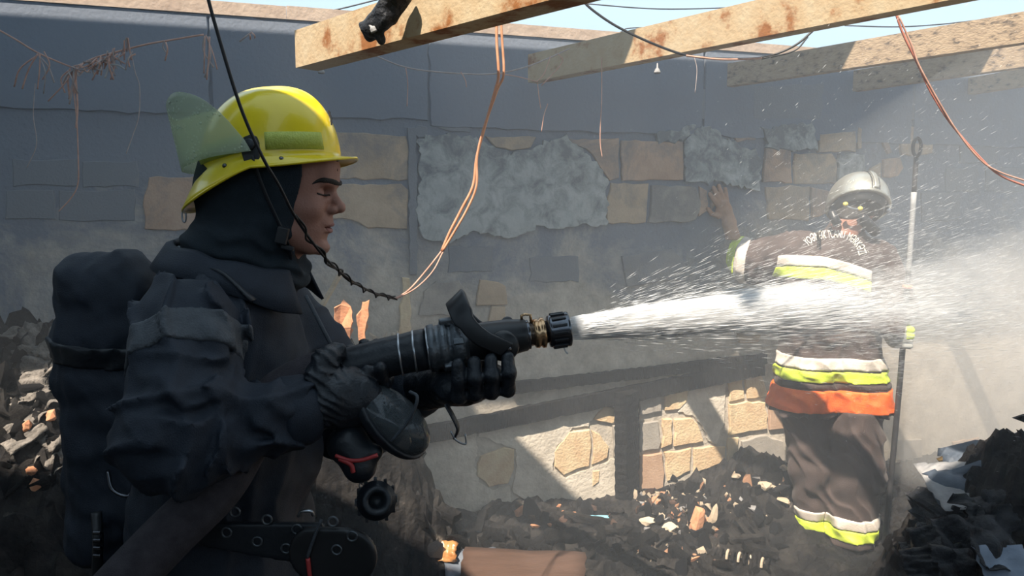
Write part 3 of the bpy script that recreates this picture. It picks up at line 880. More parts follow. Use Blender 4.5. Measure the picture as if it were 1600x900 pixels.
helmet = build('helmet', V, F, M_yel, root1, True)
helmet['label'] = 'glossy yellow helmet with a clear visor pushed back'
solid(fix_normals(helmet), 0.004, 0)
# rolled brim edge
edge_ = rings[-1] + [rings[-1][0]]
MB().tube(edge_, 2.2 * U, 6, cap=False).build('brim_edge', M_yel, helmet, True)
def strip_on_dome(name, t0, t1, s0, s1, m, off=1.012, n=20, taper=True):
    V, F = [], []
    for i in range(n + 1):
        th = math.radians(t0 + (t1 - t0) * i / n)
        for q, s in enumerate((s0, (s0 + s1) / 2, s1)):
            x, y, z = dome(th, s)
            V.append(hel(x * off, y * off, z * (1 + (off - 1)) + .3))
    for i in range(n):
        for q in range(2):
            F.append((i * 3 + q, (i + 1) * 3 + q, (i + 1) * 3 + q + 1, i * 3 + q + 1))
    o = build(name, V, F, m, helmet, True); solid(o, 0.0012, 1); return o
# the camera sees the -Y side: th from -180 (back) to 0 (front); reflective strips either side of the visor knob
strip_on_dome('reflective_strip', -79, -30, .968, .998, M_refl, 1.03)
strip_on_dome('reflective_strip', -165, -99, .968, .998, M_refl, 1.03)
strip_on_dome('reflective_strip', 30, 79, .968, .998, M_refl, 1.03)
strip_on_dome('reflective_strip', 99, 165, .968, .998, M_refl, 1.03)
MB().tube([hel(*[q * k for q, k in zip(dome(math.radians(a), .99), (1.02, 1.02, 1))]) for a in range(-172, -96, 4)], 1.2 * U, 6).build('visor_edge', M_visor, helmet, True)
def knob(sg):
    x, y, z = dome(math.radians(-90 * sg * -1), 1.0)
    k = MB()
    base = [(-13, 24), (-8, 31), (2, 34), (10, 31), (13, 22), (12, -6), (-10, -6), (-13, 8)]
    yy = -sg * 88
    n = len(base)
    Vv = [hel(a, yy, b - 2) for a, b in base] + [hel(a, yy + sg * 10 * -1 * -1, b - 2) for a, b in base]
    k.add(Vv, [tuple(range(n)), tuple(range(n, 2 * n))[::-1]] + [(i, (i + 1) % n, n + (i + 1) % n, n + i) for i in range(n)])
    o = k.build('visor_knob', M_black, helmet); fix_normals(o); bevel(o, .002)
    MB().lathe(hel(0, yy, 18), hel(0, yy - sg * 5, 18), [(0, 8 * U), (4 * U, 8 * U), (5 * U, 6 * U), (5.2 * U, 0.4 * U)], 16).build('knob_screw', M_rub, o, True)
knob(1); knob(-1)
for th in (-112, -68, -14):
    x, y, z = dome(math.radians(th), 1.0)
    r_ = hel(x * 1.045, y * 1.045, z - 4)
    MB().lathe(r_ - np.array([0, -.004, 0]), r_ + np.array([0, -.006, 0]), [(0, 3.6 * U), (.006, 3.6 * U), (.008, 2 * U), (.009, .2 * U)], 10).build('rivet', M_chrome, helmet, True)
# printed front mark
for k in range(5):
    x, y, z = dome(math.radians(-9 + k * 3.0), .93 - .018 * k)
    MB().box(hel(x * 1.03 + 1, y * 1.03, z + 2), (2 * U, 3.0 * U, (5 + 2 * (k % 2)) * U)).build('front_mark', M_black, helmet)
# visor pushed to the back of the dome
V, F = [], []
nv, nh = 44, 14
def lerp_pts(a, tab):
    sp = np.array(spline([t for t in tab], 8))
    return np.array([np.interp(a, sp[:, 0], sp[:, 1 + q]) for q in range(3)])
BOT = [(0, 4, -96, 8), (25, -50, -101, 2), (50, -92, -84, -6), (75, -120, -42, -11), (90, -126, 0, -13)]
TOP = [(0, -4, -96, 24), (12, -30, -102, 60), (25, -58, -106, 84), (45, -94, -94, 95), (65, -124, -60, 88), (80, -138, -28, 76), (90, -141, 0, 71)]
for j in range(nh + 1):
    h_ = j / nh
    for i in range(nv + 1):
        a = 180 * i / nv
        aa = a if a <= 90 else 180 - a
        p = lerp_pts(aa, BOT) * (1 - h_) + lerp_pts(aa, TOP) * h_
        if a > 90: p[1] = -p[1]
        V.append(hel(*p))
for j in range(nh):
    for i in range(nv):
        F.append((j * (nv + 1) + i, j * (nv + 1) + i + 1, (j + 1) * (nv + 1) + i + 1, (j + 1) * (nv + 1) + i))
vis = build('visor', V, F, M_visor, helmet, True); solid(vis, 0.002, 0)
vis['label'] = 'clear greenish visor beaded with water, pushed to the back'
# ring at the tail of the brim and chin strap
tp = hel(-137, -10, -68)
MB().tube([tp + np.array([0.004 * math.sin(a), 0, -.012 + .012 * math.cos(a)]) for a in np.linspace(0, 6.28, 15)], 0.0018, 6).build('tail_ring', M_steel, helmet, True)
MB().tube(spline([H(424, 250, -88), H(438, 300, -76), H(455, 345, -66), H(466, 378, -56), H(468, 402, -46)], 6), 5 * U, 8, flat=.35).build('chin_strap', M_black, helmet, True)
b_ = MB().box(H(462, 366, -68), (17 * U, 9 * U, 26 * U), rot('Y', 14)).build('strap_buckle', M_black, helmet); bevel(b_, .003)
b_ = MB().box(H(468, 384, -62), (19 * U, 7 * U, 7 * U), rot('Y', 14)).build('strap_buckle', M_black, helmet); bevel(b_, .002)

# ---- hose and nozzle ---------------------------------------------------------------
hose = empty('fire_hose', at(700, 560, 1.35))
tag(hose, 'black fire hose with branch-pipe nozzle held by the helmeted firefighter', 'hose')
A = at(505, 583, 1.335); B = at(668, 545, 1.345); Cn = at(888, 514, 1.375)
rub = spline([at(520, 580, 1.335), at(560, 570, 1.337), at(610, 557, 1.341), at(668, 545, 1.345)], 5)
MB().tube(rub, [0.037] * (len(rub) - 3) + [0.038, 0.0385, 0.0385], 28).build('hose_tail', M_rub, hose, True)
path = spline([at(522, 580, 1.336), at(480, 592, 1.335), at(430, 622, 1.322), at(385, 688, 1.275), at(340, 760, 1.215), at(262, 838, 1.17), at(170, 935, 1.12), at(60, 1060, 1.04), (-0.95, .85, .45), (-1.15, .55, .06), (-1.3, 0.1, .045), (-1.0, -.8, .045)], 8)
MB().tube(path, 0.043, 22).build('canvas_tube', M_canvas, hose, True)
dirn = (Cn - B) / np.linalg.norm(Cn - B)
upn = np.array([0, 0, 1.0]) - dirn * dirn[2]; upn /= np.linalg.norm(upn)
sdn = np.cross(dirn, upn)            # sideways
if sdn[1] > 0: sdn = -sdn            # towards the camera
def NZ(t, up=0, side=0): return B + dirn * t + upn * up + sdn * side
NL = np.linalg.norm(Cn - B)
PXM = 1.36 / FPX
for px in (626, 648, 669):
    c = at(px, 554 - (px - 626) * .22, 1.342)
    MB().lathe(c - dirn * .0018, c + dirn * .0018, [(0, .0375), (0, .0398), (.0036, .0398), (.0036, .0375)], 30, cap=False).build('wire_clamp', M_steel, hose, True)
cp = MB().lathe(NZ(.002), NZ(.1), [(0, .030), (0, .043), (.012, .045), (.014, .041), (.022, .041), (.024, .046), (.034, .046), (.036, .040), (.044, .040), (.046, .045), (.066, .044), (.068, .036), (.074, .034)], 32).build('coupling', M_alu, hose, True)
for k in range(3):
    a = math.radians(80 + 120 * k)
    q = NZ(.040) + (upn * math.sin(a) + sdn * math.cos(a)) * .047
    lug = MB().box(q, (.026, .014, .014), np.stack([dirn, sdn * math.sin(a) - upn * math.cos(a), upn * math.sin(a) + sdn * math.cos(a)], 1)).build('coupling_lug', M_alu, cp); bevel(lug, .003)
    a += 1.0
    q = NZ(.058) + (upn * math.sin(a) + sdn * math.cos(a)) * .046
    lug = MB().box(q, (.020, .012, .008), np.stack([dirn, sdn * math.sin(a) - upn * math.cos(a), upn * math.sin(a) + sdn * math.cos(a)], 1)).build('coupling_lug', M_alu, cp); bevel(lug, .002)
MB().lathe(NZ(.062), NZ(.2), [(0, .028), (.004, .033), (.020, .034), (.05, .035), (.09, .034), (.112, .031), (.122, .030), (.126, .026)], 32).build('nozzle_body', M_black, hose, True)
# ball-valve housing with side pivots
vb = MB().lathe(NZ(.138, -.008, .045), NZ(.138, -.008, -.045), [(0, .004), (0, .024), (.006, .028), (.084, .028), (.09, .024), (.09, .004)], 24).build('valve_housing', M_black, hose, True)
MB().lathe(NZ(.142, -.012, .047), NZ(.142, -.012, .054), [(0, .008), (.003, .008), (.004, .005), (.006, .001)], 14).build('pivot_bolt', M_chrome, vb, True)
MB().lathe(NZ(.184), NZ(.22), [(0, .020), (.0, .027), (.006, .028), (.008, .023), (.018, .021), (.042, .0205)], 28).build('nozzle_neck', M_chrome, hose, True)
MB().lathe(NZ(.197), NZ(.22), [(0, .020), (.004, .027), (.010, .028), (.013, .025), (.017, .029), (.022, .029), (.025, .022)], 28).build('brass_collar', M_brass, hose, True)
tip = MB().lathe(NZ(NL - .040), NZ(NL), [(0, .020), (.002, .029), (.006, .0305), (.032, .0315), (.037, .0330), (.041, .0325), (.042, .026), (.030, .021)], 32, cap=False).build('nozzle_tip', M_chrome, hose, True)
for k in range(14):
    a = 2 * math.pi * k / 14
    e1 = upn * math.sin(a) + sdn * math.cos(a)
    r_ = MB().box(NZ(NL - .019) + e1 * .0310, (.027, .0052, .006), np.stack([dirn, np.cross(e1, dirn), e1], 1)).build('tip_rib', M_black, tip); bevel(r_, .0012)
# bail handle: a U of flat bar pivoting on the housing, leaning back over the nozzle
hp = []
piv = NZ(.142, -.012)
tl = upn * math.sin(math.radians(127)) + dirn * math.cos(math.radians(127))     # leaning back
for a in np.linspace(0, math.pi, 25):
    w = .052 * math.cos(a); h_ = .125 * (math.sin(a) ** .55 if math.sin(a) > 0 else 0)
    hp.append(piv + sdn * w + tl * h_ + np.cross(sdn, tl) * .020 * math.sin(math.pi * h_ / .135))
bl = MB()
Vb = []
nrm_ = np.cross(sdn, tl)
for i, p in enumerate(hp):
    tg = hp[min(i + 1, 24)] - hp[max(i - 1, 0)]; tg /= np.linalg.norm(tg)
    outv = np.cross(tg, nrm_); outv /= np.linalg.norm(outv)
    wd = .021 if 4 < i < 20 else .016
    for a_, b_ in ((-1, -1), (1, -1), (1, 1), (-1, 1)):
        Vb.append(p + nrm_ * wd * a_ + outv * .0065 * b_)
Fb = [(i * 4 + k, i * 4 + (k + 1) % 4, (i + 1) * 4 + (k + 1) % 4, (i + 1) * 4 + k) for i in range(24) for k in range(4)] + [(3, 2, 1, 0), (96, 97, 98, 99)]
bl.add(Vb, Fb)
o = bl.build('bail_handle', M_black, hose, True); fix_normals(o); bevel(o, .003)
MB().tube(spline([NZ(NL - .012, -.034), NZ(NL - .010, -.042), NZ(NL - .006, -.047)], 4), [.0016] * 6 + [.002, .002, .0012], 6).build('water_drip', glass_mat('drip', (.8, .85, .9), .05, .4), hose, True)
MB().tube([NZ(.180, .028), NZ(.180, .037), NZ(.187, .039), NZ(.197, .036), NZ(.197, .022)], .003, 6).build('locking_pin', M_brass, hose, True)

# ---- gloves ------------------------------------------------------------------------
# near hand: palm under and behind the hose, thumb over the top, fingers wrapping under to the far side
fg = Field(at(440, 720, 1.18), at(640, 520, 1.46), 0.0034)
fg_lo = np.minimum(at(440, 720, 1.18), at(640, 520, 1.46)); fg_hi = np.maximum(at(440, 520, 1.46), at(640, 720, 1.18))
fg = Field((fg_lo[0] - .02, 1.16, fg_lo[2] - .02), (fg_hi[0] + .03, 1.48, fg_hi[2] + .02), 0.0032)
d = fg.capsule(W_n + axw * .01, at(520, 622, 1.275), .043, .047)
d = smin(d, fg.ell(at(545, 622, 1.282), (.062, .036, .052), rot('Y', 14)), .02)
hax = (at(668, 545, 1.345) - at(520, 580, 1.335)); hax /= np.linalg.norm(hax)
for k, (t, ln) in enumerate(((.045, 1.0), (.070, 1.06), (.094, 1.0), (.116, .86))):
    c = A + hax * t                                        # hose axis point
    r_ = .037 + .011
    pts = []
    for a in (-20, 35, 85, 140 * ln, 180 * ln):            # from the near underside round below to the far side
        q = math.radians(-70 - a + 40)
        pts.append(c + np.array([0, -math.cos(q), 0]) * r_ + np.array([0, 0, math.sin(q)]) * r_)
    for i in range(4):
        d = smin(d, fg.capsule(pts[i], pts[i + 1], .0128 - .0007 * i, .0125 - .0007 * i), .006)
thp = [at(508, 622, 1.268), at(498, 590, 1.262), at(507, 563, 1.275), at(526, 550, 1.300)]
for i in range(3):
    d = smin(d, fg.capsule(thp[i], thp[i + 1], .024 - .003 * i, .021 - .002 * i), .012)
d = d - 0.004 * (1 - np.abs(np.sin((fg.X * .7 + fg.Z + .01 * fg.noise(.06, 2)) * 2 * math.pi / .032))) * np.clip((at(545, 0, 1.28)[0] - fg.X) / .03, 0, 1)
fg.d = d + .0012 * fg.noise(.035, 3)
fg.mesh('glove', M_glove, root1)
# far hand: from beyond the nozzle, palm below it, four fingers curling up on the near side, thumb on the far side
c0 = NZ(.065, -.055, .0)
lo_ = np.minimum(c0 - .16, c0 - .16); hi_ = c0 + .17
fg = Field((lo_[0], lo_[1] + .02, lo_[2] + .02), (hi_[0], hi_[1], hi_[2] - .06), 0.0032)
d = fg.capsule(W_f, NZ(.030, -.080, -.045), .050, .044)
d = smin(d, fg.ell(NZ(.075, -.070, -.012), (.070, .048, .036)), .02)
d = smin(d, fg.ell(NZ(.05, -.085, .0), (.05, .04, .03)), .02)
for k, (t, ln) in enumerate(((.035, .86), (.064, .98), (.094, 1.05), (.124, .98))):
    sl = .010
    pts = [NZ(t, -.088, .008), NZ(t + sl, -.082 - .004 * ln, .046), NZ(t + sl + .004, -.052, .066 * ln), NZ(t + sl + .006, -.026, .056)]
    for i in range(3):
        d = smin(d, fg.capsule(pts[i], pts[i + 1], .0150 - .001 * i, .0142 - .001 * i), .0055)
thp = [NZ(.09, -.06, -.045), NZ(.13, -.030, -.050), NZ(.150, .0, -.046), NZ(.155, .022, -.036)]
for i in range(3):
    d = smin(d, fg.capsule(thp[i], thp[i + 1], .018 - .002 * i, .016 - .002 * i), .01)
fg.d = d + .0012 * fg.noise(.03, 6)
fg.mesh('glove', M_glove, root1)
# loose wrist tab hanging from the far glove
t_ = MB().tube(spline([NZ(.02, -.10, .03), NZ(.03, -.125, .035), NZ(.036, -.148, .035), NZ(.028, -.165, .03)], 5), .009, 8, flat=.3).build('wrist_tab', M_glove, root1, True)
MB().tube(spline([NZ(.022, -.150, .036), NZ(.030, -.168, .038), NZ(.046, -.178, .036), NZ(.048, -.160, .034)], 5), .0018, 6).build('tab_hook', M_steel, t_, True)

# ---- breathing-apparatus pack on the back -------------------------------------------
pack = empty('air_pack', at(165, 700, 1.6))
tag(pack, 'dark navy covered air cylinder carried on the hose man\'s back', 'backpack')
fp = Field((-1.06, 1.32, .66), (-0.62, 1.82, 1.62), 0.0065)
d = smin(fp.capsule(at(160, 462, 1.57), at(166, 560, 1.57), .082, .090), fp.capsule(at(166, 560, 1.57), at(178, 830, 1.55), .092, .086), .05)
d = smin(d, fp.capsule(at(200, 470, 1.55), at(215, 780, 1.53), .055, .07), .05)
d = smin(d, fp.capsule(at(140, 440, 1.57), at(190, 436, 1.57), .055, .055), .05)
w_ = np.exp(-((fp.Z - at(0, 562, 1.5)[2]) / .035) ** 2)
d = d + .010 * w_ + .006 * fp.noise(.14, 8) + .003 * fp.noise(.06, 9) - .006 * (1 - np.abs(np.sin((fp.X * 1.1 + fp.Z * .5 + .06 * fp.noise(.25, 3)) * 2 * math.pi / .17)))
fp.d = d
fp.mesh('cylinder_cover', M_navy, pack)
zs = at(0, 563, 1.48)[2]
fp.mesh('pack_strap', M_band if False else M_rub, pack, d=np.maximum(np.maximum(d - .005, -(d + .008)), np.abs(fp.Z - zs + .10 * (fp.X + .8)) - .024))
bk = MB().box(at(100, 560, 1.55), (.022, .05, .062)).build('strap_buckle', M_black, pack); bevel(bk, .005)
MB().tube([at(99, 536, 1.52), at(104, 540, 1.52)], .003, 6).build('buckle_glint_pin', M_steel, pack, True)
MB().tube(spline([at(168, 735, 1.46), at(176, 765, 1.44), at(200, 775, 1.44), at(212, 755, 1.45)], 5), .004, 6).build('webbing_loop', M_chrome, pack, True)
ch = MB().tube(spline([at(150, 800, 1.44), at(153, 840, 1.42), at(152, 880, 1.42), at(150, 960, 1.42)], 5), .010, 8, flat=.4).build('hanging_strap', M_black, pack, True)
for k in range(4):
    b_ = MB().box(at(152, 832 + 12 * k, 1.405), (.016, .008, .008)).build('strap_slide', M_chrome, pack); bevel(b_, .002)
sh = MB().tube(spline([at(232, 470, 1.47), at(262, 436, 1.42), at(300, 418, 1.385), at(350, 424, 1.37), at(400, 470, 1.36)], 6), .022, 8, flat=.25).build('shoulder_strap', M_rub, pack, True)

# ---- hanging face mask, demand valve and perforated belt -----------------------------
msk = empty('face_mask', at(590, 690, 1.27))
tag(msk, 'breathing mask with clear lens and red seal hanging below the hose', 'mask')
fm = Field((-.36, 1.16, 1.05), (-.10, 1.40, 1.32), .0034)
cM = at(612, 656, 1.30)
Rm = rot('Y', 42)
e1 = fm.ell(cM, (.082, .058, .046), Rm)
sh_ = np.maximum(e1, -(e1 + .005))
sh_ = np.maximum(sh_, fm.plane(cM, Rm @ np.array([-0.2, 0.35, -1.0])))
fm.mesh('lens', M_mask, msk, d=sh_)
rim = np.maximum(e1 - .006, -(e1 + .008)); rim = np.maximum(rim, np.abs(fm.plane(cM, Rm @ np.array([-0.2, 0.35, -1.0])) - .004) - .010)
fm.mesh('rubber_rim', M_rub, msk, d=rim)
low = fm.capsule(at(545, 690, 1.28), at(562, 728, 1.27), .034, .030)
fm.mesh('chin_cup', M_rub, msk, d=smin(low, fm.capsule(at(530, 700, 1.28), at(588, 706, 1.27), .018, .012), .02))
MB().tube(spline([at(524, 712, 1.24), at(545, 719, 1.238), at(565, 719, 1.238), at(590, 711, 1.24)], 6), .0036, 7).build('red_seal', M_red, msk, True)
MB().tube(spline([at(530, 717, 1.24), at(548, 726, 1.236), at(552, 738, 1.236)], 6), .0042, 7).build('red_seal', M_red, msk, True)
MB().tube(spline([at(640, 612, 1.235), at(652, 622, 1.225), at(640, 655, 1.225), at(612, 690, 1.23)], 6), .003, 6).build('lens_edge', M_band, msk, True)
chn = MB()
for k in range(5):
    p = at(566 - .6 * k, 738 + 7 * k, 1.26)
    chn.tube([p + np.array([.0035 * math.sin(a) * (k % 2), .0035 * math.sin(a) * ((k + 1) % 2), .0055 * math.cos(a)]) for a in np.linspace(0, 6.28, 11)], .0011, 5, cap=False)
chn.build('chain', M_steel, msk, True)
vl = empty('demand_valve', at(586, 786, 1.25))
tag(vl, 'round ribbed demand valve hanging on a chain below the mask', 'valve')
fw = at(588, 782, 1.25); dv = np.array([.25, -1, .35]); dv /= np.linalg.norm(dv)
MB().lathe(fw - dv * .03, fw + dv * .03, [(0, .01), (0, .03), (.012, .034), (.02, .032), (.024, .034), (.036, .034), (.04, .027), (.052, .026), (.056, .023), (.054, .015), (.03, .013)], 26).build('valve_body', M_rub, vl, True)
for k in range(12):
    a = 6.283 * k / 12; e1_ = np.cross(dv, [0, 0, 1]); e1_ /= np.linalg.norm(e1_); e2_ = np.cross(dv, e1_)
    rb = MB().box(fw + dv * .0 + (e1_ * math.cos(a) + e2_ * math.sin(a)) * .034, (.006, .006, .012)).build('grip_rib', M_alu if k % 3 == 0 else M_rub, vl); bevel(rb, .001)
belt = empty('waist_belt', at(440, 830, 1.24))
tag(belt, 'black perforated waist belt with metal eyelets on the navy coat', 'belt')
fb = Field((-.60, 1.10, .82), (-.16, 1.36, 1.06), .0048)
sl = fb.capsule(at(330, 815, 1.235), at(470, 845, 1.225), .045, .045)
fbd = np.maximum(sl, np.abs(fb.Y - 1.235) - .007)
fb.mesh('strap', M_rub, belt, d=fbd)
fl_ = fb.capsule(at(500, 862, 1.22), at(545, 868, 1.22), .052, .05)
fb.mesh('flap', M_black, belt, d=np.maximum(fl_, np.abs(fb.Y - 1.215) - .007))
for (x, y) in ((367, 800), (354, 832), (417, 812), (402, 846), (464, 827), (447, 857), (526, 859), (550, 838), (520, 815)):
    p = at(x, y, 1.206 if x > 480 else 1.226)
    MB().tube([p + np.array([.0082 * math.cos(a), 0, .0082 * math.sin(a)]) for a in np.linspace(0, 6.283, 19)], .0019, 6, cap=False).build('eyelet', M_alu, belt, True)
MB().tube(spline([at(466, 806, 1.22), at(472, 799, 1.215), at(486, 799, 1.215), at(489, 805, 1.22)], 5), .003, 6).build('belt_hook', M_steel, belt, True)
MB().tube(spline([at(502, 812, 1.205), at(490, 842, 1.203), at(480, 872, 1.203)], 5), .003, 6).build('flap_edge', M_band, belt, True)
MB().tube(spline([at(481, 872, 1.203), at(484, 900, 1.203), at(488, 930, 1.203)], 5), .004, 6).build('red_tab', M_red, belt, True)
# ================================================================== FIREFIGHTER AT THE WALL
M_brown = mat('brown_turnout', (0.050, 0.034, 0.031), (0.072, 0.050, 0.045), 12, 0.8, 0.3, bscale=260, sheen=0.1)
M_white = mat('silver_tape', (0.62, 0.56, 0.50), (0.74, 0.68, 0.60), 25, 0.5, 0.2, bscale=200)
M_lime = mat('lime_tape', (0.62, 0.80, 0.06), (0.74, 0.92, 0.10), 25, 0.55, 0.2, bscale=200)
M_orange = mat('orange_hem', (0.85, 0.15, 0.025), (0.95, 0.20, 0.035), 14, 0.6, 0.3, bscale=150, c3=(0.55, 0.10, 0.03), lo=.5, hi=.66)
M_silver = mat('silver_helmet', (0.46, 0.45, 0.40), (0.56, 0.55, 0.49), 6, 0.33, 0.05, metal=0.75)
M_ltan = mat('tan_leather', (0.34, 0.18, 0.10), (0.42, 0.23, 0.14), 25, 0.7, 0.2)
M_print = mat('pale_print', (0.72, 0.69, 0.62), (0.80, 0.77, 0.70), 30, 0.7)
BY = 3.38
def G(px, py, Y=BY): return at(px, py, Y)
W2 = BY / FPX
root2 = empty('person', (G(1300, 800)[0], BY, 0.05))
tag(root2, 'firefighter in brown coat and silver helmet seen from behind, leaning at the wall', 'person')

# body: head, neck and bare hand-holding arm are under the clothes; one figure from head to hips
f0 = Field((1.28, 3.08, 1.36), (1.86, 3.72, 1.80), .0055)
d = f0.ell(G(1340, 318, 3.42), (.080, .095, .105))
d = smin(d, f0.capsule(G(1326, 345, 3.38), G(1312, 385, 3.40), .062, .075), .03)
f0.d = d
f0.mesh('body', M_skin, root2)
f0.mesh('hair', M_hair, root2, d=np.maximum(np.maximum(d - .006, -(d + .004)), G(0, 342, 3.33)[2] - f0.Z + .12 * np.abs(f0.X - G(1326, 340, 3.33)[0])))
# coat
f2 = Field((0.98, 3.05, .48), (2.02, 3.90, 1.66), .0072)
d = smin(f2.capsule(G(1262, 425, 3.40), G(1266, 560, 3.40), .125, .130), f2.capsule(G(1335, 428, 3.40), G(1330, 560, 3.40), .118, .128), .07)
d = smin(d, f2.capsule(G(1258, 395, 3.42), G(1352, 400, 3.42), .090), .06)
d = smin(d, f2.capsule(G(1322, 357, 3.41), G(1310, 400, 3.41), .078, .12), .05)
sk = smin(f2.capsule(G(1262, 560, 3.40), G(1246, 690, 3.40), .125, .160), f2.capsule(G(1332, 560, 3.40), G(1346, 690, 3.40), .125, .160), .09)
sk = np.maximum(sk, (G(0, 653, 3.25)[2] - f2.Z))
d = smin(d, sk, .04)
SL, EL, CL = G(1236, 398, 3.43), G(1180, 410, 3.56), G(1158, 398, 3.72)
arml = smin(f2.capsule(SL, EL, .105, .098), f2.capsule(EL, CL, .098, .080), .04)
arml = np.maximum(arml, f2.plane(G(1140, 396, 3.72), (-1, .55, .1)))
SR, ER, CR = G(1372, 405, 3.42), G(1402, 478, 3.34), G(1392, 512, 3.24)
armr = smin(f2.capsule(SR, ER, .088, .075), f2.capsule(ER, CR, .075, .052), .04)
d = smin(d, arml, .035); d = smin(d, armr, .03)
n1 = f2.noise(.18, 41)
d = d - .013 * (1 - np.abs(np.sin((f2.Z * .55 + f2.X * .85 + .045 * n1) * 2 * math.pi / .17))) * np.clip((1.28 - f2.Z) / .2, 0, 1)
d = d - .008 * (1 - np.abs(np.sin((f2.X * 1.0 - f2.Z * .2 + .03 * n1) * 2 * math.pi / .09))) * np.clip(1 - np.abs(arml) / .05, 0, 1)
wst = np.exp(-((f2.Z - G(0, 545)[2]) / .05) ** 2)
d = d + .012 * wst + .005 * f2.noise(.13, 43) + .0025 * f2.noise(.055, 44)
f2.d = d
coat2 = f2.mesh('coat', M_brown, root2)
V2 = np.empty(len(coat2.data.vertices) * 3, np.float32); coat2.data.vertices.foreach_get('co', V2); V2 = V2.reshape(-1, 3)
BVH2 = BVHTree.FromPolygons([Vector(v) for v in V2.tolist()], [tuple(p.vertices) for p in coat2.data.polygons])
def drape(px, py, off=.004):
    dr = ray(px, py); dn_ = Vector(dr / np.linalg.norm(dr))
    h_ = BVH2.ray_cast(Vector((0, 0, CAMZ)), dn_)
    p = np.array(h_[0]) if h_[0] is not None else at(px, py, 3.27)
    return p - np.array(dn_) * off
shell = np.maximum(d - .006, -(d + .012))
def zline(pts, Y):
    """height of a drawn line over x, on the back of the coat"""
    P = np.array([G(x, y, Y) for x, y in pts]); return np.interp(f2.X, P[:, 0], P[:, 2]).astype(np.float32)
Yb = 3.27
torso_only = np.maximum(G(1226, 400, Yb)[0] - f2.X, f2.X - G(1366, 400, Yb)[0])
top = zline([(1226, 401), (1240, 399), (1290, 401), (1330, 411), (1366, 424)], Yb)
mid = zline([(1226, 419), (1240, 417), (1290, 418), (1330, 428), (1366, 441)], Yb)
bot = zline([(1226, 437), (1240, 436), (1290, 438), (1330, 447), (1366, 459)], Yb)
backside = f2.Y - 3.45
f2.mesh('back_band', M_white, root2, d=np.maximum.reduce([shell, f2.Z - top, mid + .0015 - f2.Z, torso_only, backside]))
f2.mesh('back_band', M_lime, root2, d=np.maximum.reduce([shell, f2.Z - mid + .0015, bot - f2.Z, torso_only, backside]))
arm_free = np.minimum(f2.capsule(SR, ER, .10), f2.capsule(ER, CR, .10))
def hemband(nm, y0, y1, m, off=.006):
    t_ = zline([(1190, y0), (1395, y0 + 6)], 3.2); b_ = zline([(1190, y1), (1395, y1 + 5)], 3.2)
    sh_ = np.maximum(d - off, -(d + .012))
    f2.mesh(nm, m, root2, d=np.maximum.reduce([sh_, f2.Z - t_, b_ - f2.Z]))
hemband('hem_band', 562, 581.5, M_white)
hemband('hem_band', 583, 602, M_lime)
hemband('hem_trim', 603, 613, M_brown, .004)
hemband('orange_hem', 614, 650, M_orange, .012)
# cuff bands on the reaching sleeve
cax = CL - EL; cax /= np.linalg.norm(cax)
cax = np.array([-1, .55, .12]); cax /= np.linalg.norm(cax)
pe = G(1140, 396, 3.72)
sarm = np.maximum(arml - .035, -(arml + .05))
tC = f2.plane(pe, cax)
f2.mesh('cuff_band', M_lime, root2, d=np.maximum.reduce([shell, tC - .002, -(tC + .058), sarm]))
f2.mesh('cuff_band', M_white, root2, d=np.maximum.reduce([shell, tC + .060, -(tC + .122), sarm]))
# lettering in an arc between the shoulders
ctx = bpy.data.curves.new('letters', 'FONT'); ctx.body = 'YOƏMƏK TCANIT MƏRKƏZİ'; ctx.align_x = 'CENTER'
to = bpy.data.objects.new('letters_tmp', ctx); COL.objects.link(to)
bpy.context.view_layer.update()
tm = bpy.data.meshes.new_from_object(to.evaluated_get(bpy.context.evaluated_depsgraph_get()))
bpy.data.objects.remove(to)
bmt = bmesh.new(); bmt.from_mesh(tm)
bmesh.ops.triangulate(bmt, faces=bmt.faces)
xs = [v.co.x for v in bmt.verts]; x0, x1 = min(xs), max(xs)
ARC = [(1261.5, 384), (1272, 376), (1285, 372), (1297, 371), (1309, 370), (1321, 372), (1331, 378), (1339, 387), (1343, 399)]
AP = np.array(spline([(x, y, 0) for x, y in ARC], 12))[:, :2]
AL = np.concatenate([[0], np.cumsum(np.linalg.norm(np.diff(AP, axis=0), axis=1))])
def on_arc(t, h_):
    s_ = t * AL[-1]; x = np.interp(s_, AL, AP[:, 0]); y = np.interp(s_, AL, AP[:, 1])
    e = 2.0; xa, ya = np.interp(s_ - e, AL, AP[:, 0]), np.interp(s_ - e, AL, AP[:, 1]); xb, yb = np.interp(s_ + e, AL, AP[:, 0]), np.interp(s_ + e, AL, AP[:, 1])
    tx, ty = xb - xa, yb - ya; L = math.hypot(tx, ty) + 1e-6
    return x + ty / L * h_, y - tx / L * h_
for v in bmt.verts:
    px, py = on_arc((v.co.x - x0) / (x1 - x0), v.co.y / .72 * 13.0 - 1)
    v.co = Vector(drape(px, py, .006))
ml = bpy.data.meshes.new('back_lettering'); bmt.to_mesh(ml); bmt.free()
o = link('back_lettering', ml, M_print, root2); solid(o, .0015, 0)
o['label'] = 'pale arched lettering printed between the shoulders'
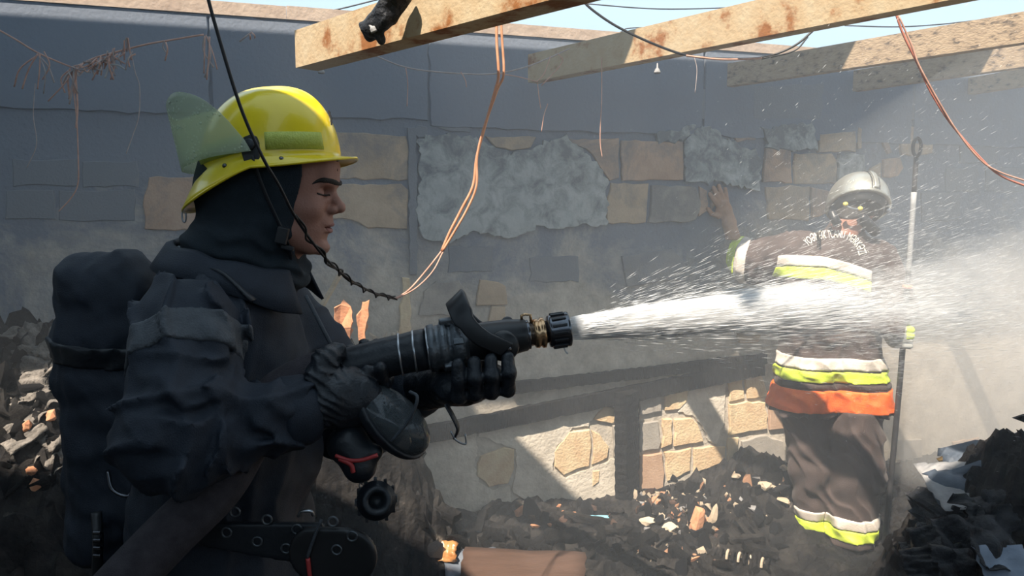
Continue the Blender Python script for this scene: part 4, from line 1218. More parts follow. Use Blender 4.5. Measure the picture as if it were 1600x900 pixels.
# trousers
f3 = Field((1.08, 3.12, -.02), (1.86, 3.66, .80), .0072)
gz = .035
d = smin(f3.capsule(G(1258, 640, 3.40), G(1268, 735, 3.40), .105, .088), f3.capsule(G(1268, 735, 3.40), G(1272, 830, 3.42), .088, .070), .05)
d2 = smin(f3.capsule(G(1334, 640, 3.36), G(1336, 735, 3.34), .118, .118), f3.capsule(G(1336, 735, 3.34), G(1330, 842, 3.32), .115, .100), .05)
d = smin(d, d2, .025)
nn = f3.noise(.2, 51)
d = d - .012 * (1 - np.abs(np.sin((f3.X * .9 + f3.Z * .6 + .05 * nn) * 2 * math.pi / .16))) + .005 * f3.noise(.11, 52)
zcut = G(0, 838, 3.3)[2]
zl = np.where(f3.X < G(1292, 700, 3.35)[0], G(0, 836, 3.40)[2], G(0, 853, 3.28)[2])
d = np.maximum(d, zl - f3.Z); d = np.maximum(d, f3.Z - G(0, 642, 3.30)[2])
f3.d = d
f3.mesh('trousers', M_brown, root2)
sh3 = np.maximum(d - .006, -(d + .012))
left = f3.X - G(1292, 700, 3.35)[0]
def legband(m, y0, y1, Y, sgn):
    f3.mesh('trouser_band', m, root2, d=np.maximum.reduce([sh3, f3.Z - G(0, y0, Y)[2], G(0, y1, Y)[2] - f3.Z, sgn * left]))
legband(M_white, 804, 820, 3.30, 1); legband(M_lime, 821, 838, 3.30, 1)
legband(M_white, 818, 835, 3.20, -1); legband(M_lime, 836, 854, 3.20, -1)
for (px, Y, yy) in ((1272, 3.42, 855), (1330, 3.32, 870)):
    g = G(px, 840, Y); g0 = np.array([g[0], Y, .05])
    b_ = smin(f3.capsule(g0 + [0, 0, .14], g0, .075, .07), f3.capsule(g0 + [0, 0, -.01], g0 + [.0, .15, -.015], .055, .045), .03)
    b_ = np.maximum(b_, .012 - f3.Z)
    f3.mesh('boot', M_rub, root2, d=b_)
# reaching hand on the wall: wrist, palm, five fingers, tan glove
wall_pt = on_wall(1128, 325, .02)
f4 = Field(wall_pt - np.array([.13, .16, .16]), wall_pt + np.array([.17, .06, .13]), .0042)
def HW(px, py, off): return on_wall(px, py, off)
d = f4.capsule(G(1150, 388, 3.70), HW(1140, 352, .06), .040, .034)
d = smin(d, f4.capsule(HW(1139, 345, .05), HW(1131, 322, .035), .034, .032), .02)
d = smin(d, f4.capsule(HW(1124, 330, .032), HW(1136, 326, .032), .020, .020), .02)
for a_, b_, c_ in (((1122, 322), (1114, 310), (1109, 303)), ((1126, 318), (1119, 302), (1115, 293)), ((1131, 316), (1126, 300), (1123, 290)), ((1136, 318), (1134, 303), (1133, 295))):
    d = smin(d, f4.capsule(HW(*a_, .032), HW(*b_, .026), .0125, .0115), .007)
    d = smin(d, f4.capsule(HW(*b_, .026), HW(*c_, .017), .0115, .010), .004)
d = smin(d, f4.capsule(HW(1123, 338, .04), HW(1112, 334, .024), .013, .0115), .01)
d = smin(d, f4.capsule(HW(1112, 334, .024), HW(1106, 326, .018), .0115, .010), .005)
f4.d = d
f4.mesh('glove', M_ltan, root2)
# hand on the pole: grey and lime glove
PT, PB = at(1432, 242, 3.22), at(1381, 858, 3.30)
def PL(py):
    t = (py - 242) / (858 - 242); p = PT + (PB - PT) * t
    p[0] += .010 * math.sin(t * 3.14); return p
gc = PL(514)
f5 = Field(gc - np.array([.15, .10, .10]), gc + np.array([.09, .14, .10]), .0042)
d = f5.capsule(CR, gc + np.array([-.045, -.005, -.005]), .045, .038)
d = smin(d, f5.ell(gc + np.array([-.028, -.012, .0]), (.040, .030, .050), rot('Y', 20)), .02)
for k in range(4):
    z = .036 - .024 * k
    pts = [gc + np.array([-.012, -.030, z]), gc + np.array([.016, -.026, z - .002]), gc + np.array([.026, .004, z - .003]), gc + np.array([.008, .022, z - .003])]
    for i in range(3): d = smin(d, f5.capsule(pts[i], pts[i + 1], .0125, .0115), .005)
pts = [gc + np.array([-.02, .01, .03]), gc + np.array([.004, .028, .040]), gc + np.array([.020, .022, .046])]
for i in range(2): d = smin(d, f5.capsule(pts[i], pts[i + 1], .014, .012), .008)
f5.d = d
M_gg = mat('grey_glove', (.30, .31, .30), (.40, .41, .39), 30, .7, .2)
f5.mesh('glove', M_gg, root2)
lk = np.maximum.reduce([d - .004, -(d + .008), gc[0] - .010 - f5.X, gc[2] - .005 - f5.Z])
f5.mesh('glove_trim', M_lime, root2, d=lk)
# silver helmet, tilted
HC2 = G(1340, 316, 3.43)
f6 = Field(HC2 - .19, HC2 + .19, .0042)
R6 = np.array(Matrix.Rotation(math.radians(14), 3, 'Y') @ Matrix.Rotation(math.radians(-16), 3, 'X'))
o6 = f6.ell(HC2, (.128, .152, .140), R6)
up6 = R6 @ np.array([0, 0, 1.0]); bk6 = R6 @ np.array([0, -1.0, 0])
pl6 = f6.plane(HC2 - up6 * .035, up6 * -1 + bk6 * .25)
d = np.maximum(np.maximum(o6, -(o6 + .007)), pl6)
sx6 = (f6.X - HC2[0]) * R6[0, 0] + (f6.Y - HC2[1]) * R6[1, 0] + (f6.Z - HC2[2]) * R6[2, 0]
f6.d = d
hel2 = f6.mesh('helmet', M_silver, root2)
hel2['label'] = 'silver metallic helmet with a raised centre ridge'
rdg = np.maximum(np.maximum(np.maximum(o6 - .009, -(o6 + .004)), np.abs(sx6) - .011), pl6 + .02)
f6.mesh('ridge', M_silver, hel2, d=rdg)
for s in (-1, 1):
    gr = np.maximum(np.maximum(np.maximum(o6 - .003, -(o6 + .004)), np.abs(sx6 - s * .017) - .0035), pl6 + .015)
    f6.mesh('ridge_groove', M_black, hel2, d=gr)
f6.mesh('rim', M_silver, hel2, d=np.maximum(np.maximum(o6 - .007, -(o6 + .010)), np.abs(pl6 + .006) - .007))
inn = f6.ell(HC2 + np.array([0, .0, .0]), (.116, .138, .126), R6)
f6.mesh('liner', M_black, hel2, d=np.maximum(np.maximum(inn, -(inn + .018)), pl6 - .030))
for s, px, py in ((-1, 1320, 319), (1, 1343, 326)):
    p = at(px, py, 3.28)
    MB().lathe(p, p + np.array([0, -.02, 0]), [(0, .006), (0, .010), (.012, .010), (.016, .006), (.018, .001)], 12).build('liner_lug', M_lime if False else mat('amber_lug', (.75, .6, .12), (.8, .65, .15), 20, .3), hel2, True)
MB().tube(spline([at(1321, 321, 3.275), at(1332, 326, 3.268), at(1343, 327, 3.275)], 5), .005, 6).build('liner_strap', M_steel, hel2, True)
MB().lathe(at(1385, 328, 3.36), at(1393, 330, 3.33), [(0, .012), (.012, .012), (.018, .008), (.02, .001)], 12).build('side_knob', M_steel, hel2, True)
MB().tube(spline([at(1344, 338, 3.32), at(1356, 350, 3.32), at(1368, 362, 3.35)], 5), .026, 8).build('neck_guard', M_black, hel2, True)
MB().tube(spline([at(1300, 332, 3.35), at(1304, 342, 3.33), at(1309, 350, 3.33)], 5), .020, 8).build('neck_guard', M_black, hel2, True)

# hooked pole held in that hand
pole = empty('hook_pole', (PB[0], PB[1], PB[2]))
tag(pole, 'long dark fire hook pole held upright beside the silver-helmeted firefighter', 'pole')
M_pole = mat('dark_pole', (.035, .036, .04), (.06, .06, .065), 15, .5, .2)
M_polew = mat('worn_pole', (.30, .31, .32), (.40, .41, .42), 15, .5, .2)
MB().tube([PL(y) for y in np.linspace(420, 858, 24)], .0125, 10).build('shaft', M_pole, pole, True)
MB().tube([PL(y) for y in np.linspace(296, 420, 8)], .0115, 10).build('worn_shaft', M_polew, pole, True)
MB().tube([PL(y) for y in np.linspace(246, 298, 5)], .010, 10).build('neck', M_pole, pole, True)
ec = PL(231)
MB().tube([ec + np.array([.017 * math.sin(a), 0, .038 * math.cos(a)]) for a in np.linspace(0, 6.283, 25)], .0075, 8, cap=False).build('eye_hook', M_pole, pole, True)
MB().lathe(PL(440), PL(434), [(0, .012), (0, .019), (.008, .021), (.016, .019), (.017, .012)], 14).build('orange_stop', mat('orange_tag', (.75, .22, .10), (.8, .26, .13), 10, .5), pole, True)
# ================================================================== TIMBERS, WIRES, RUBBLE, WATER
M_charw = mat('charred_timber', (.007, .007, .008), (.018, .0175, .018), 10, .9, 1.0, bscale=40, stretch=(6, 6, 1), spec=.1)
M_terra = mat('terracotta', (.52, .22, .11), (.68, .34, .19), 10, .8, .4)
M_stone = mat('pale_stone', (.46, .37, .27), (.62, .52, .40), 8, .9, .6)
M_card = mat('cardboard', (.062, .034, .023), (.085, .047, .033), 6, .85, .25, stretch=(1, 6, 1))
M_plas = mat('melted_plastic', (.10, .12, .15), (.17, .19, .23), 5, .45, .4)
M_papr = mat('scorched_paper', (.24, .24, .25), (.36, .355, .355), 10, .8, .4)
M_blues = mat('blue_grey_sheet', (.05, .07, .10), (.11, .135, .175), 6, .5, .4)
M_ochre = mat('ochre_scrap', (.20, .13, .05), (.30, .20, .09), 6, .8, .4)
M_char2 = mat('glossy_char', (.010, .011, .014), (.028, .030, .036), 12, .5, 1.0, bscale=50, spec=.3)

def timber(name, a, b, h, w, m, label, seg=60, rough=.004, group=None):
    a, b = np.array(a), np.array(b); d_ = (b - a) / np.linalg.norm(b - a)
    sd = np.cross(d_, [0, 0, 1.0]); sd /= np.linalg.norm(sd); up = np.cross(sd, d_)
    V, F = [], []
    prof = [(-.5, -.5), (-.5, -.17), (-.5, .17), (-.5, .5), (0, .5), (.5, .5), (.5, 0), (.5, -.5), (0, -.5)]
    n = len(prof); r = np.random.RandomState(len(label))
    for i in range(seg + 1):
        p = a + (b - a) * i / seg
        chk = .6 if i % 2 else 1.0
        for x, z in prof:
            V.append(p + sd * (x * w + r.randn() * rough * .6 * chk) + up * (z * h + r.randn() * rough * .6 * chk) + d_ * r.randn() * rough * .5)
    F = [(i * n + k, i * n + (k + 1) % n, (i + 1) * n + (k + 1) % n, (i + 1) * n + k) for i in range(seg) for k in range(n)] + [tuple(range(n)), tuple(range(seg * n, seg * n + n))[::-1]]
    o = fix_normals(build(name, V, F, m))
    return tag(o, label, 'timber', group)
ta, tb = on_wall(545, 703, .024), on_wall(1192, 574, .024)
timber('charred_beam', ta, tb, .080, .034, M_charw, 'long charred timber fallen aslant across the wall behind the nozzle', 90)
timber('charred_beam', on_wall(800, 606, .020) , on_wall(1196, 560, .020), .055, .03, M_charw, 'thinner charred timber lying behind the long fallen one', 60)
timber('charred_post', on_wall(980, 812, .05), on_wall(979, 612, .06), .10, .075, M_charw, 'black charred post standing against the wall under the fallen timber', 40)
timber('charred_plank', np.array([-.78, 2.95, .14]), at(655, 690, 3.05) + np.array([0, 0, -.02]), .07, .09, M_charw, 'charred plank end leaning beside the navy coat', 24)
# chips on the fallen timber
def rock(name, c, size, m, seed, sub=2, rough=.22, flat=1.0, R=None, parent=None):
    r = np.random.RandomState(seed)
    bm = bmesh.new()
    for _ in range(16):
        v_ = r.randn(3); v_ /= np.linalg.norm(v_); bm.verts.new(Vector(v_ * (.8 + .4 * r.rand())))
    bmesh.ops.convex_hull(bm, input=bm.verts)
    bmesh.ops.delete(bm, geom=[v for v in bm.verts if not v.link_faces], context='VERTS')
    bmesh.ops.subdivide_edges(bm, edges=bm.edges, cuts=sub - 1 if sub > 1 else 1, use_grid_fill=True)
    dirs = r.randn(7, 3); dirs /= np.linalg.norm(dirs, axis=1)[:, None]; cutd = .62 + .3 * r.rand(7)
    Rm = np.array(Matrix.Rotation(r.rand() * 6.28, 3, Vector(r.randn(3)))) if R is None else np.array(R)
    for v in bm.verts:
        p = np.array(v.co)
        for q, cc in zip(dirs, cutd):
            e = p @ q - cc
            if e > 0: p = p - q * e
        p = p * (1 + rough * r.randn() * .3)
        v.co = Vector(Rm @ (p * np.array(size)) + np.array(c))
    me = bpy.data.meshes.new(name); bm.to_mesh(me); bm.free()
    return link(name, me, m, parent)
def crumple(name, c, size, m, seed, n=14, amp=.25, R=None, thick=.002, er=.02):
    """a crumpled sheet"""
    r = np.random.RandomState(seed)
    V, F = [], []
    Rm = np.eye(3) if R is None else np.array(R)
    ph = r.rand(12) * 6.28; fx = r.randn(12) * 5; fy = r.randn(12) * 5
    for i in range(n):
        for j in range(n):
            x, y = i / (n - 1) - .5, j / (n - 1) - .5
            z = sum(abs(math.sin(fx[k] * x + fy[k] * y + ph[k])) - .6 for k in range(6)) / 6
            e = er * r.randn() if i in (0, n - 1) or j in (0, n - 1) else 0
            V.append(Rm @ (np.array([x + e, y + e * .6, z * amp * 1.6]) * np.array([size[0], size[1], max(size[:2])])) + np.array(c))
    F = [(i * n + j, (i + 1) * n + j, (i + 1) * n + j + 1, i * n + j + 1) for i in range(n - 1) for j in range(n - 1)]
    o = build(name, V, F, m, None, True); solid(o, thick, 0); return o
def on_heap(px, py, lift=0.0):
    """where the view ray through a pixel meets the heap"""
    d_ = ray(px, py); o_ = np.array([0, 0, CAMZ])
    t = np.arange(1.7, 5.2, .006)
    P = o_ + d_ * t[:, None]
    i = int(np.argmax(P[:, 1] > WALL_D + WALL_S * P[:, 0] - .02)) or len(t) - 1
    hit = P[:i, 2] <= heap_z(P[:i, 0], P[:i, 1])
    j = int(np.argmax(hit)) if hit.any() else -1
    return P[j] + np.array([0, 0, lift]) if j >= 0 else P[i] + WN * .02

# single pieces one can name
S = lambda px, Y=3.2: px * Y / FPX
o = rock('broken_block', on_heap(1088, 825) + np.array([0, 0, .03]), (S(13), .05, S(40)), M_terra, 3, 3, .06, R=rot('Y', 14)); tag(o, 'split terracotta block standing on end in the lit rubble', 'block')
o = rock('stone_chip', on_heap(1104, 815) + np.array([.01, -.045, .03]), (S(10), .02, S(33)), M_stone, 5, 3, .06, R=rot('Y', 14)); tag(o, 'pale stone face leaning on the split terracotta block', 'stone')
o = rock('stone', on_heap(768, 800), (S(35), .07, S(16)), M_ash, 6, 3, .2); tag(o, 'grey crumbled masonry lump at the foot of the shaded wall', 'stone')
o = rock('brick_fragment', on_heap(812, 800) + np.array([0, -.03, .01]), (S(14), .04, S(11)), M_terra, 7, 2, .15); tag(o, 'orange brick fragment beside the grey masonry lump', 'brick')
o = rock('brick_fragment', on_heap(845, 803), (S(9), .03, S(10)), M_terra, 8, 2, .15); tag(o, 'small orange brick fragment before the grey masonry lump', 'brick')
o = crumple('cardboard_sheet', on_heap(815, 905) + np.array([0, -.04, .035]), (.46, .26), M_card, 4, 10, .03, R=rot('Z', -6) @ rot('X', 16), thick=.006, er=.008); tag(o, 'flat brown cardboard piece lying at the bottom of the rubble', 'cardboard')
o = crumple('plastic_sheet', on_heap(748, 905) + np.array([-.02, -.06, .05]), (.20, .24), M_plas, 14, 12, .10, R=rot('Z', 8) @ rot('X', 20)); tag(o, 'grey melted plastic sheet covering the end of the cardboard', 'plastic')
o = crumple('plastic_bag', on_heap(692, 866) + np.array([0, 0, .02]), (.11, .09), mat('amber_plastic', (.36, .15, .05), (.48, .24, .09), 12, .3, .4), 24, 12, .35, R=rot('X', 40)); tag(o, 'amber crumpled plastic wrap beside the cardboard', 'plastic')
o = crumple('plastic_scrap', on_heap(937, 814) + np.array([0, 0, .012]), (.085, .035), mat('cyan_plastic', (.20, .52, .66), (.30, .62, .74), 12, .4), 25, 8, .1, R=rot('X', 30)); tag(o, 'small cyan plastic scrap in the rubble below the post', 'plastic')
for (px, py, w, h, sd, lab) in ((1046, 828, 16, 9, 31, 'cream torn scrap beside the split terracotta block'), (1012, 818, 18, 7, 32, 'pale bent scrap at the foot of the charred post'),
                            (1196, 762, 15, 8, 33, 'cream stone on the char slope nearest the brown trousers'), (1225, 785, 15, 6, 34, 'flat cream stone just below the other cream stone'),
                            (1150, 745, 9, 7, 35, 'pale stone high on the char slope by the wall'), (1225, 735, 8, 8, 36, 'grey rounded stone at the top of the char slope')):
    o = rock('pale_stone', on_heap(px, py, .012), (S(w), .04, S(h)), M_stone, sd, 2, .12, R=rot('Y', sd * 7 % 30 - 15)); tag(o, lab, 'stone')
# torn orange shards beyond the hose man's shoulder
for (pts, lab) in (([(521, 476), (536, 466), (549, 474), (552, 500), (548, 530), (536, 520), (522, 500)], 'broad torn orange shard standing behind the navy shoulder'),
                   ([(556, 488), (566, 470), (577, 464), (577, 490), (572, 518), (574, 540), (560, 528)], 'narrow torn orange shard beside the broad one')):
    P = [at(x, y + 4, 2.56 + .02 * math.sin(x)) for x, y in pts]
    o = slab_poly('clay_shard', ragged(P, .02, .003, 5), np.array([.15, -1, .1]), .018, M_terra, None, .003); tag(o, lab, 'shard')
o = fix_normals(MB().add([at(616, 684, 2.78), at(645, 684, 2.78), at(648, 712, 2.78), at(612, 714, 2.78)] + [at(618, 682, 2.92), at(645, 682, 2.92), at(648, 708, 2.92), at(614, 710, 2.92)], [(0, 1, 2, 3), (4, 7, 6, 5), (0, 4, 5, 1), (2, 6, 7, 3), (0, 3, 7, 4), (1, 5, 6, 2)]).build('wood_offcut', M_wood)); bevel(o, .004)
tag(o, 'pale sawn wood offcut beside the hanging mask', 'wood')
o = timber('wood_stake', at(626, 790, 2.8), at(632, 722, 2.8), .025, .028, M_wood, 'pale pointed wood stake below the sawn offcut', 10, .002)
o = timber('wood_lath', at(484, 470, 2.9) + np.array([0, 0, -.10]), at(534, 425, 3.05), .012, .02, M_wood, 'thin pale lath leaning behind the firefighter\'s chin', 10, .001)
# right heap: bundle with burnt edge, paper, foil, crumpled cloth
o = rock('charred_bundle', at(1475, 798, 2.42), (.115, .12, .085), M_char2, 41, 3, .30, R=rot('Y', 12)); tag(o, 'thick charred paper bundle with a ragged burnt edge', 'bundle')
o = crumple('paper_sheet', at(1498, 758, 2.42), (.20, .22), M_papr, 42, 12, .05, R=rot('X', 24) @ rot('Y', -4)); tag(o, 'grey-white scorched paper topping the charred bundle', 'paper')
o = crumple('cloth_sheet', at(1570, 735, 2.62), (.34, .3), M_blues, 43, 16, .16, R=rot('X', 30) @ rot('Y', -22)); tag(o, 'blue-grey crumpled sheet at the top of the near heap', 'sheet')
o = crumple('cloth_sheet', at(1530, 725, 2.72), (.24, .16), M_ochre, 44, 12, .16, R=rot('X', 30) @ rot('Y', -25)); tag(o, 'ochre scorched sheet folded behind the blue-grey one', 'sheet')
o = crumple('cloth_sheet', at(1560, 780, 2.35), (.36, .26), M_blues, 45, 16, .14, R=rot('X', 35) @ rot('Y', -12)); tag(o, 'dull blue wet sheet spread over the near heap', 'sheet')
o = crumple('paper_sheet', at(1528, 790, 2.33), (.07, .08), M_papr, 46, 10, .3, R=rot('X', 50)); tag(o, 'small crumpled white paper beside the charred bundle', 'paper')
o = crumple('paper_sheet', at(1570, 885, 2.02), (.14, .12), mat('pale_blue_paper', (.17, .21, .28), (.26, .31, .39), 8, .7, .3), 47, 10, .12, R=rot('X', 50)); tag(o, 'pale blue folded paper at the bottom of the near heap', 'paper')
CLOTH = ['black burnt cloth directly below the charred paper bundle', 'black burnt cloth spread below the small white paper', 'black burnt cloth under the dull blue wet sheet', 'black burnt cloth at the picture edge bottom of the near heap',
         'small black burnt cloth beside the burnt sticks', 'black burnt cloth highest on the near heap beside the sheets', 'small black burnt cloth above the pale blue paper', 'black burnt cloth in the middle of the near heap']
for k, (px, py, Y, s) in enumerate(((1470, 850, 2.2, .16), (1520, 850, 2.15, .2), (1580, 830, 2.2, .2), (1500, 890, 2.05, .17), (1445, 880, 2.12, .12), (1590, 800, 2.25, .18), (1555, 860, 2.05, .15), (1540, 815, 2.25, .2))):
    o = crumple('burnt_cloth', at(px, py, Y), (s, s * .8), M_char2, 70 + k, 16, .42, R=rot('X', 40 + 10 * (k % 3)) @ rot('Y', 15 * (k % 4) - 20)); tag(o, CLOTH[k], 'cloth', 'burnt cloths in the near heap')
for k, (a_, b_) in enumerate((((1430, 855), (1440, 822)), ((1408, 852), (1418, 872)), ((1448, 830), (1440, 870)))):
    o = timber('burnt_stick', at(*a_, 2.3), at(*b_, 2.25), .03, .025, M_char2, 'short black burnt stick poking from the near heap edge', 8, .003, 'burnt sticks at the near heap'); o['category'] = 'stick'
for k, (P_, lab) in enumerate((([(1584, 654), (1602, 648), (1640, 650), (1640, 664), (1600, 660)], 'blue-black scrap of sheet jutting in over the near heap'), ([(1591, 672), (1612, 690), (1640, 700), (1640, 716), (1606, 704)], 'dark pointed splinter jutting in over the near heap'))):
    P = [at(x, y, 2.25) for x, y in P_]
    o = slab_poly('sheet_scrap', P, np.array([0, -1, 0]), .01, M_char2, None, .001); tag(o, lab, 'scrap')
    s_ = MB().tube(spline([P[3], P[3] + np.array([.05, .06, -.15]), P[3] + np.array([.03, .12, -.35])], 5), .008, 6).build('stem', M_char2, o)
# charred shelf-like crumples on the left heap
for k in range(16):
    px = 4 + (k * 47) % 96; py = 520 + (k * 61) % 210
    p = on_heap(px, py, .0)
    sz = .10 + .05 * RNG.rand()
    o = crumple('ash_flake', p, (sz, sz * .6), mat('grey_ash_flake', (.09, .08, .07), (.23, .205, .18), 18, .85, .8, bscale=90), 100 + k, 14, .34, R=rot('X', 25 + 10 * (k % 4)) @ rot('Z', 25 * k % 90)); tag(o, 'crumpled grey ash flake on the heap behind the air cylinder', 'ash flake', 'ash flakes behind the air cylinder')
for k, (px, py) in enumerate(((40, 676), (82, 658), (50, 745), (56, 768))):
    o = rock('ember_chip', on_heap(px, py, .02), (.022, .02, .018), M_terra, 130 + k, 2, .2); tag(o, 'small orange fragment on the heap behind the air cylinder', 'fragment', 'orange fragments behind the air cylinder')

# loose rubble, piece by piece
def scatter(name, label, group, cat_, zones, n, mats, smin_, smax_, seed, k=1):
    r = np.random.RandomState(seed)
    protos = []
    for q in range(5):
        bm = bmesh.new()
        for _ in range(12):
            v_ = r.randn(3); v_ /= np.linalg.norm(v_); bm.verts.new(Vector(v_ * (.75 + .5 * r.rand()) * np.array([1.1, .85, .6])))
        bmesh.ops.convex_hull(bm, input=bm.verts)
        bmesh.ops.delete(bm, geom=[v for v in bm.verts if not v.link_faces], context='VERTS')
        me = bpy.data.meshes.new(name); bm.to_mesh(me); bm.free(); protos.append(me)
    done = 0
    variants = []
    for m in mats:
        for me in protos:
            c = me.copy(); c.materials.append(m); variants.append(c)
    while done < n:
        x0_, y0_, x1_, y1_ = zones[r.randint(len(zones))]
        p = on_heap(x0_ + r.rand() * (x1_ - x0_), y0_ + r.rand() * (y1_ - y0_))
        if p[1] > WALL_D + WALL_S * p[0] - .05: p = p + WN * .05
        if math.hypot(p[0] - 1.58, p[1] - 3.36) < .30: continue
        o = bpy.data.objects.new(name, variants[r.randint(len(variants))])
        s_ = smin_ + (smax_ - smin_) * r.rand() ** 2
        o.scale = (s_ * (.7 + .8 * r.rand()), s_ * (.7 + .6 * r.rand()), s_ * (.55 + .5 * r.rand()))
        o.rotation_euler = tuple(r.rand(3) * 6.28)
        o.location = (p[0], p[1], p[2] + s_ * .18)
        COL.objects.link(o); tag(o, label, cat_, group); done += 1
scatter('charred_lump', 'black charred lump in the rubble between wall and firefighter', 'charred lumps in the floor rubble', 'lump', [(660, 790, 1230, 895), (1000, 740, 1240, 860), (680, 830, 1000, 880)], 120, [M_char, M_char2, M_ash], .018, .055, 21)
scatter('stone_chip', 'pale stone chip in the sunlit rubble by the split terracotta block', 'pale stone chips in the sunlit rubble', 'stone', [(990, 765, 1110, 830), (1020, 750, 1230, 810), (990, 800, 1120, 880)], 130, [M_stone, M_stone, M_ltan, M_papr], .008, .034, 22)
scatter('brick_chip', 'small reddish brick chip in the sunlit rubble', 'brick chips in the sunlit rubble', 'brick', [(985, 770, 1100, 815), (830, 790, 960, 825), (1040, 790, 1120, 880)], 44, [M_terra, M_card], .010, .034, 23)
scatter('charred_lump', 'black charred lump on the near heap', 'charred lumps on the near heap', 'lump', [(1440, 800, 1600, 895), (1390, 850, 1500, 898)], 40, [M_char, M_char2], .018, .05, 24)
scatter('charred_lump', 'black charred lump on the heap behind the air cylinder', 'charred lumps behind the air cylinder', 'lump', [(0, 530, 100, 790)], 36, [M_ash, M_char], .018, .05, 25)
scatter('stone_chip', 'pale chip on the heap beyond the nozzle coupling', 'pale chips beyond the coupling', 'stone', [(560, 518, 650, 535)], 18, [M_stone], .008, .02, 26)
for k in range(18):
    px = 690 + (k * 83) % 520; py = 806 + (k * 37) % 80
    p = on_heap(px, py, .01); L_ = .10 + .12 * RNG.rand(); a_ = RNG.rand() * 3.14
    q = np.array([math.cos(a_), math.sin(a_) * .6, .25 * RNG.rand()]) * L_
    o = timber('burnt_board', p - q * .5 + [0, 0, .01], p + q * .5 + [0, 0, .02], .02 + .015 * RNG.rand(), .03 + .03 * RNG.rand(), M_charw if k % 3 else M_ash, 'short charred board end lying in the floor rubble', 10, .003, 'charred board ends in the floor rubble')
    o = None
for k in range(14):
    px = 960 + (k * 71) % 280; py = 800 + (k * 43) % 95
    o = crumple('ash_flake', on_heap(px, py, .012), (.09 + .05 * RNG.rand(), .06), M_ash, 160 + k, 12, .3, R=rot('X', 15 * (k % 4)) @ rot('Z', 40 * k % 180)); tag(o, 'crumpled grey ash flake in the floor rubble', 'ash flake', 'ash flakes in the floor rubble')
# ribbed burnt spring-like coil strip at the bottom of the rubble
for k in range(9):
    p = on_heap(1128 + k * 9, 872 + k * 2.2, .012)
    MBk = MB().tube([p + np.array([.012 * math.cos(a), .02 * math.cos(a), .03 * math.sin(a)]) for a in np.linspace(0, 3.14, 9)], .006, 6)
    o = MBk.build('coil_rib', M_stone if k % 2 else M_ash); tag(o, 'curved rib of a burnt corrugated tube at the bottom of the rubble', 'rib', 'ribs of the burnt tube')

# ---- wires
def wire(name, pts, r, m, label, grp=None, n=7, par=None):
    o = MB().tube(spline(pts, n), r, 6).build(name, m, par, True)
    if label: tag(o, label, 'wire', grp)
    return o
M_bw = mat('black_cable', (.010, .010, .011), (.018, .018, .02), 20, .5)
black = [at(318, -30, 1.10), at(338, 45, 1.11), (at(375, 165, 1.13)), at(410, 245, 1.15), at(436, 290, 1.18), at(462, 340, 1.24), at(503, 397, 1.34), at(540, 432, 1.48), at(578, 455, 1.62), at(617, 467, 1.75)]
o = wire('burnt_cable', black, .0026, M_bw, 'black burnt cable hanging across the yellow helmet')
p2 = [p + np.array([.006 * math.sin(i * 2.1), 0, .004 * math.cos(i * 1.7)]) for i, p in enumerate(spline(black[5:], 4))]
wire('cable_strand', p2, .0020, M_bw, None, par=o)
p3 = spline([at(500, 396, 1.335), at(540, 433, 1.475), at(578, 457, 1.615), at(617, 467, 1.745)], 14)
p3 = [p + np.array([.004 * math.sin(i * .9), .004 * math.cos(i * .9), .006 * math.cos(i * .9)]) for i, p in enumerate(p3)]
wire('cable_strand', p3, .0018, M_bw, None, par=o, n=2)
cop = [(776, -20), (776, 60), (779, 115), (774, 140), (757, 200), (745, 245), (739, 290), (722, 325), (703, 362), (690, 392)]
o = wire('copper_wire', [at(x, y, 1.95 - .0001 * i) for i, (x, y) in enumerate(cop)], .0040, M_copper, 'bare bright copper wire pair hanging in front of the grey plaster')
wire('wire_strand', [at(x + 4 + 5 * math.sin(i * 1.1), y, 1.94) for i, (x, y) in enumerate(cop)], .0036, M_copper, None, par=o)
wire('wire_tail', [at(690, 392, 1.95), at(668, 420, 1.9), at(640, 452, 1.82), at(617, 467, 1.75)], .0022, M_rustwire, None, par=o)
wire('wire_tail', [at(692, 394, 1.95), at(676, 424, 1.9), at(650, 450, 1.82), at(617, 468, 1.75)], .0018, M_rustwire, None, par=o)
o = wire('sky_wire', [at(60, -10, 6), at(100, 1, 6), at(250, 18, 6), at(400, 28, 6), at(500, 20, 6), at(600, -3, 6)], .006, M_bw, 'thin sagging wire in the sky above the wall end')
o = wire('overhead_cable', [at(905, -5, 2.5), at(925, 15, 2.5), at(965, 42, 2.5), at(1020, 68, 2.5), at(1072, 86, 2.5), at(1130, 92, 2.5), at(1190, 90, 2.6), at(1235, 75, 2.6), at(1268, 50, 2.6), at(1322, -5, 2.6)], .0042, M_bw, 'black cable looping under the orange-streaked roof beam')
wire('cable_core', [at(1072, 87, 2.495), at(1130, 93, 2.495), at(1190, 91, 2.595)], .0034, M_rustwire, None, par=o)
wire('cable_strand', [at(1190, 92, 2.6), at(1240, 80, 2.6), at(1262, 58, 2.6)], .003, M_bw, None, par=o)
o = wire('sky_wire', [at(905, 5, 6), at(1030, 14, 6), at(1170, 11, 6), at(1230, 8, 6)], .005, M_bw, 'thin wire in the sky before the orange-streaked roof beam')
o = wire('sky_wire', [at(925, 68, 5.5), at(970, 50, 5.5), at(985, 44, 5.5), at(1060, 42, 5.5)], .004, M_bw, 'faint wire in the sky over the end of the wall plate')
o = wire('sky_wire', [at(1320, 40, 6), at(1400, 42, 6), at(1470, 38, 6), at(1540, 30, 6)], .005, M_bw, 'faint wire in the sky between the streaked and flaking beams')
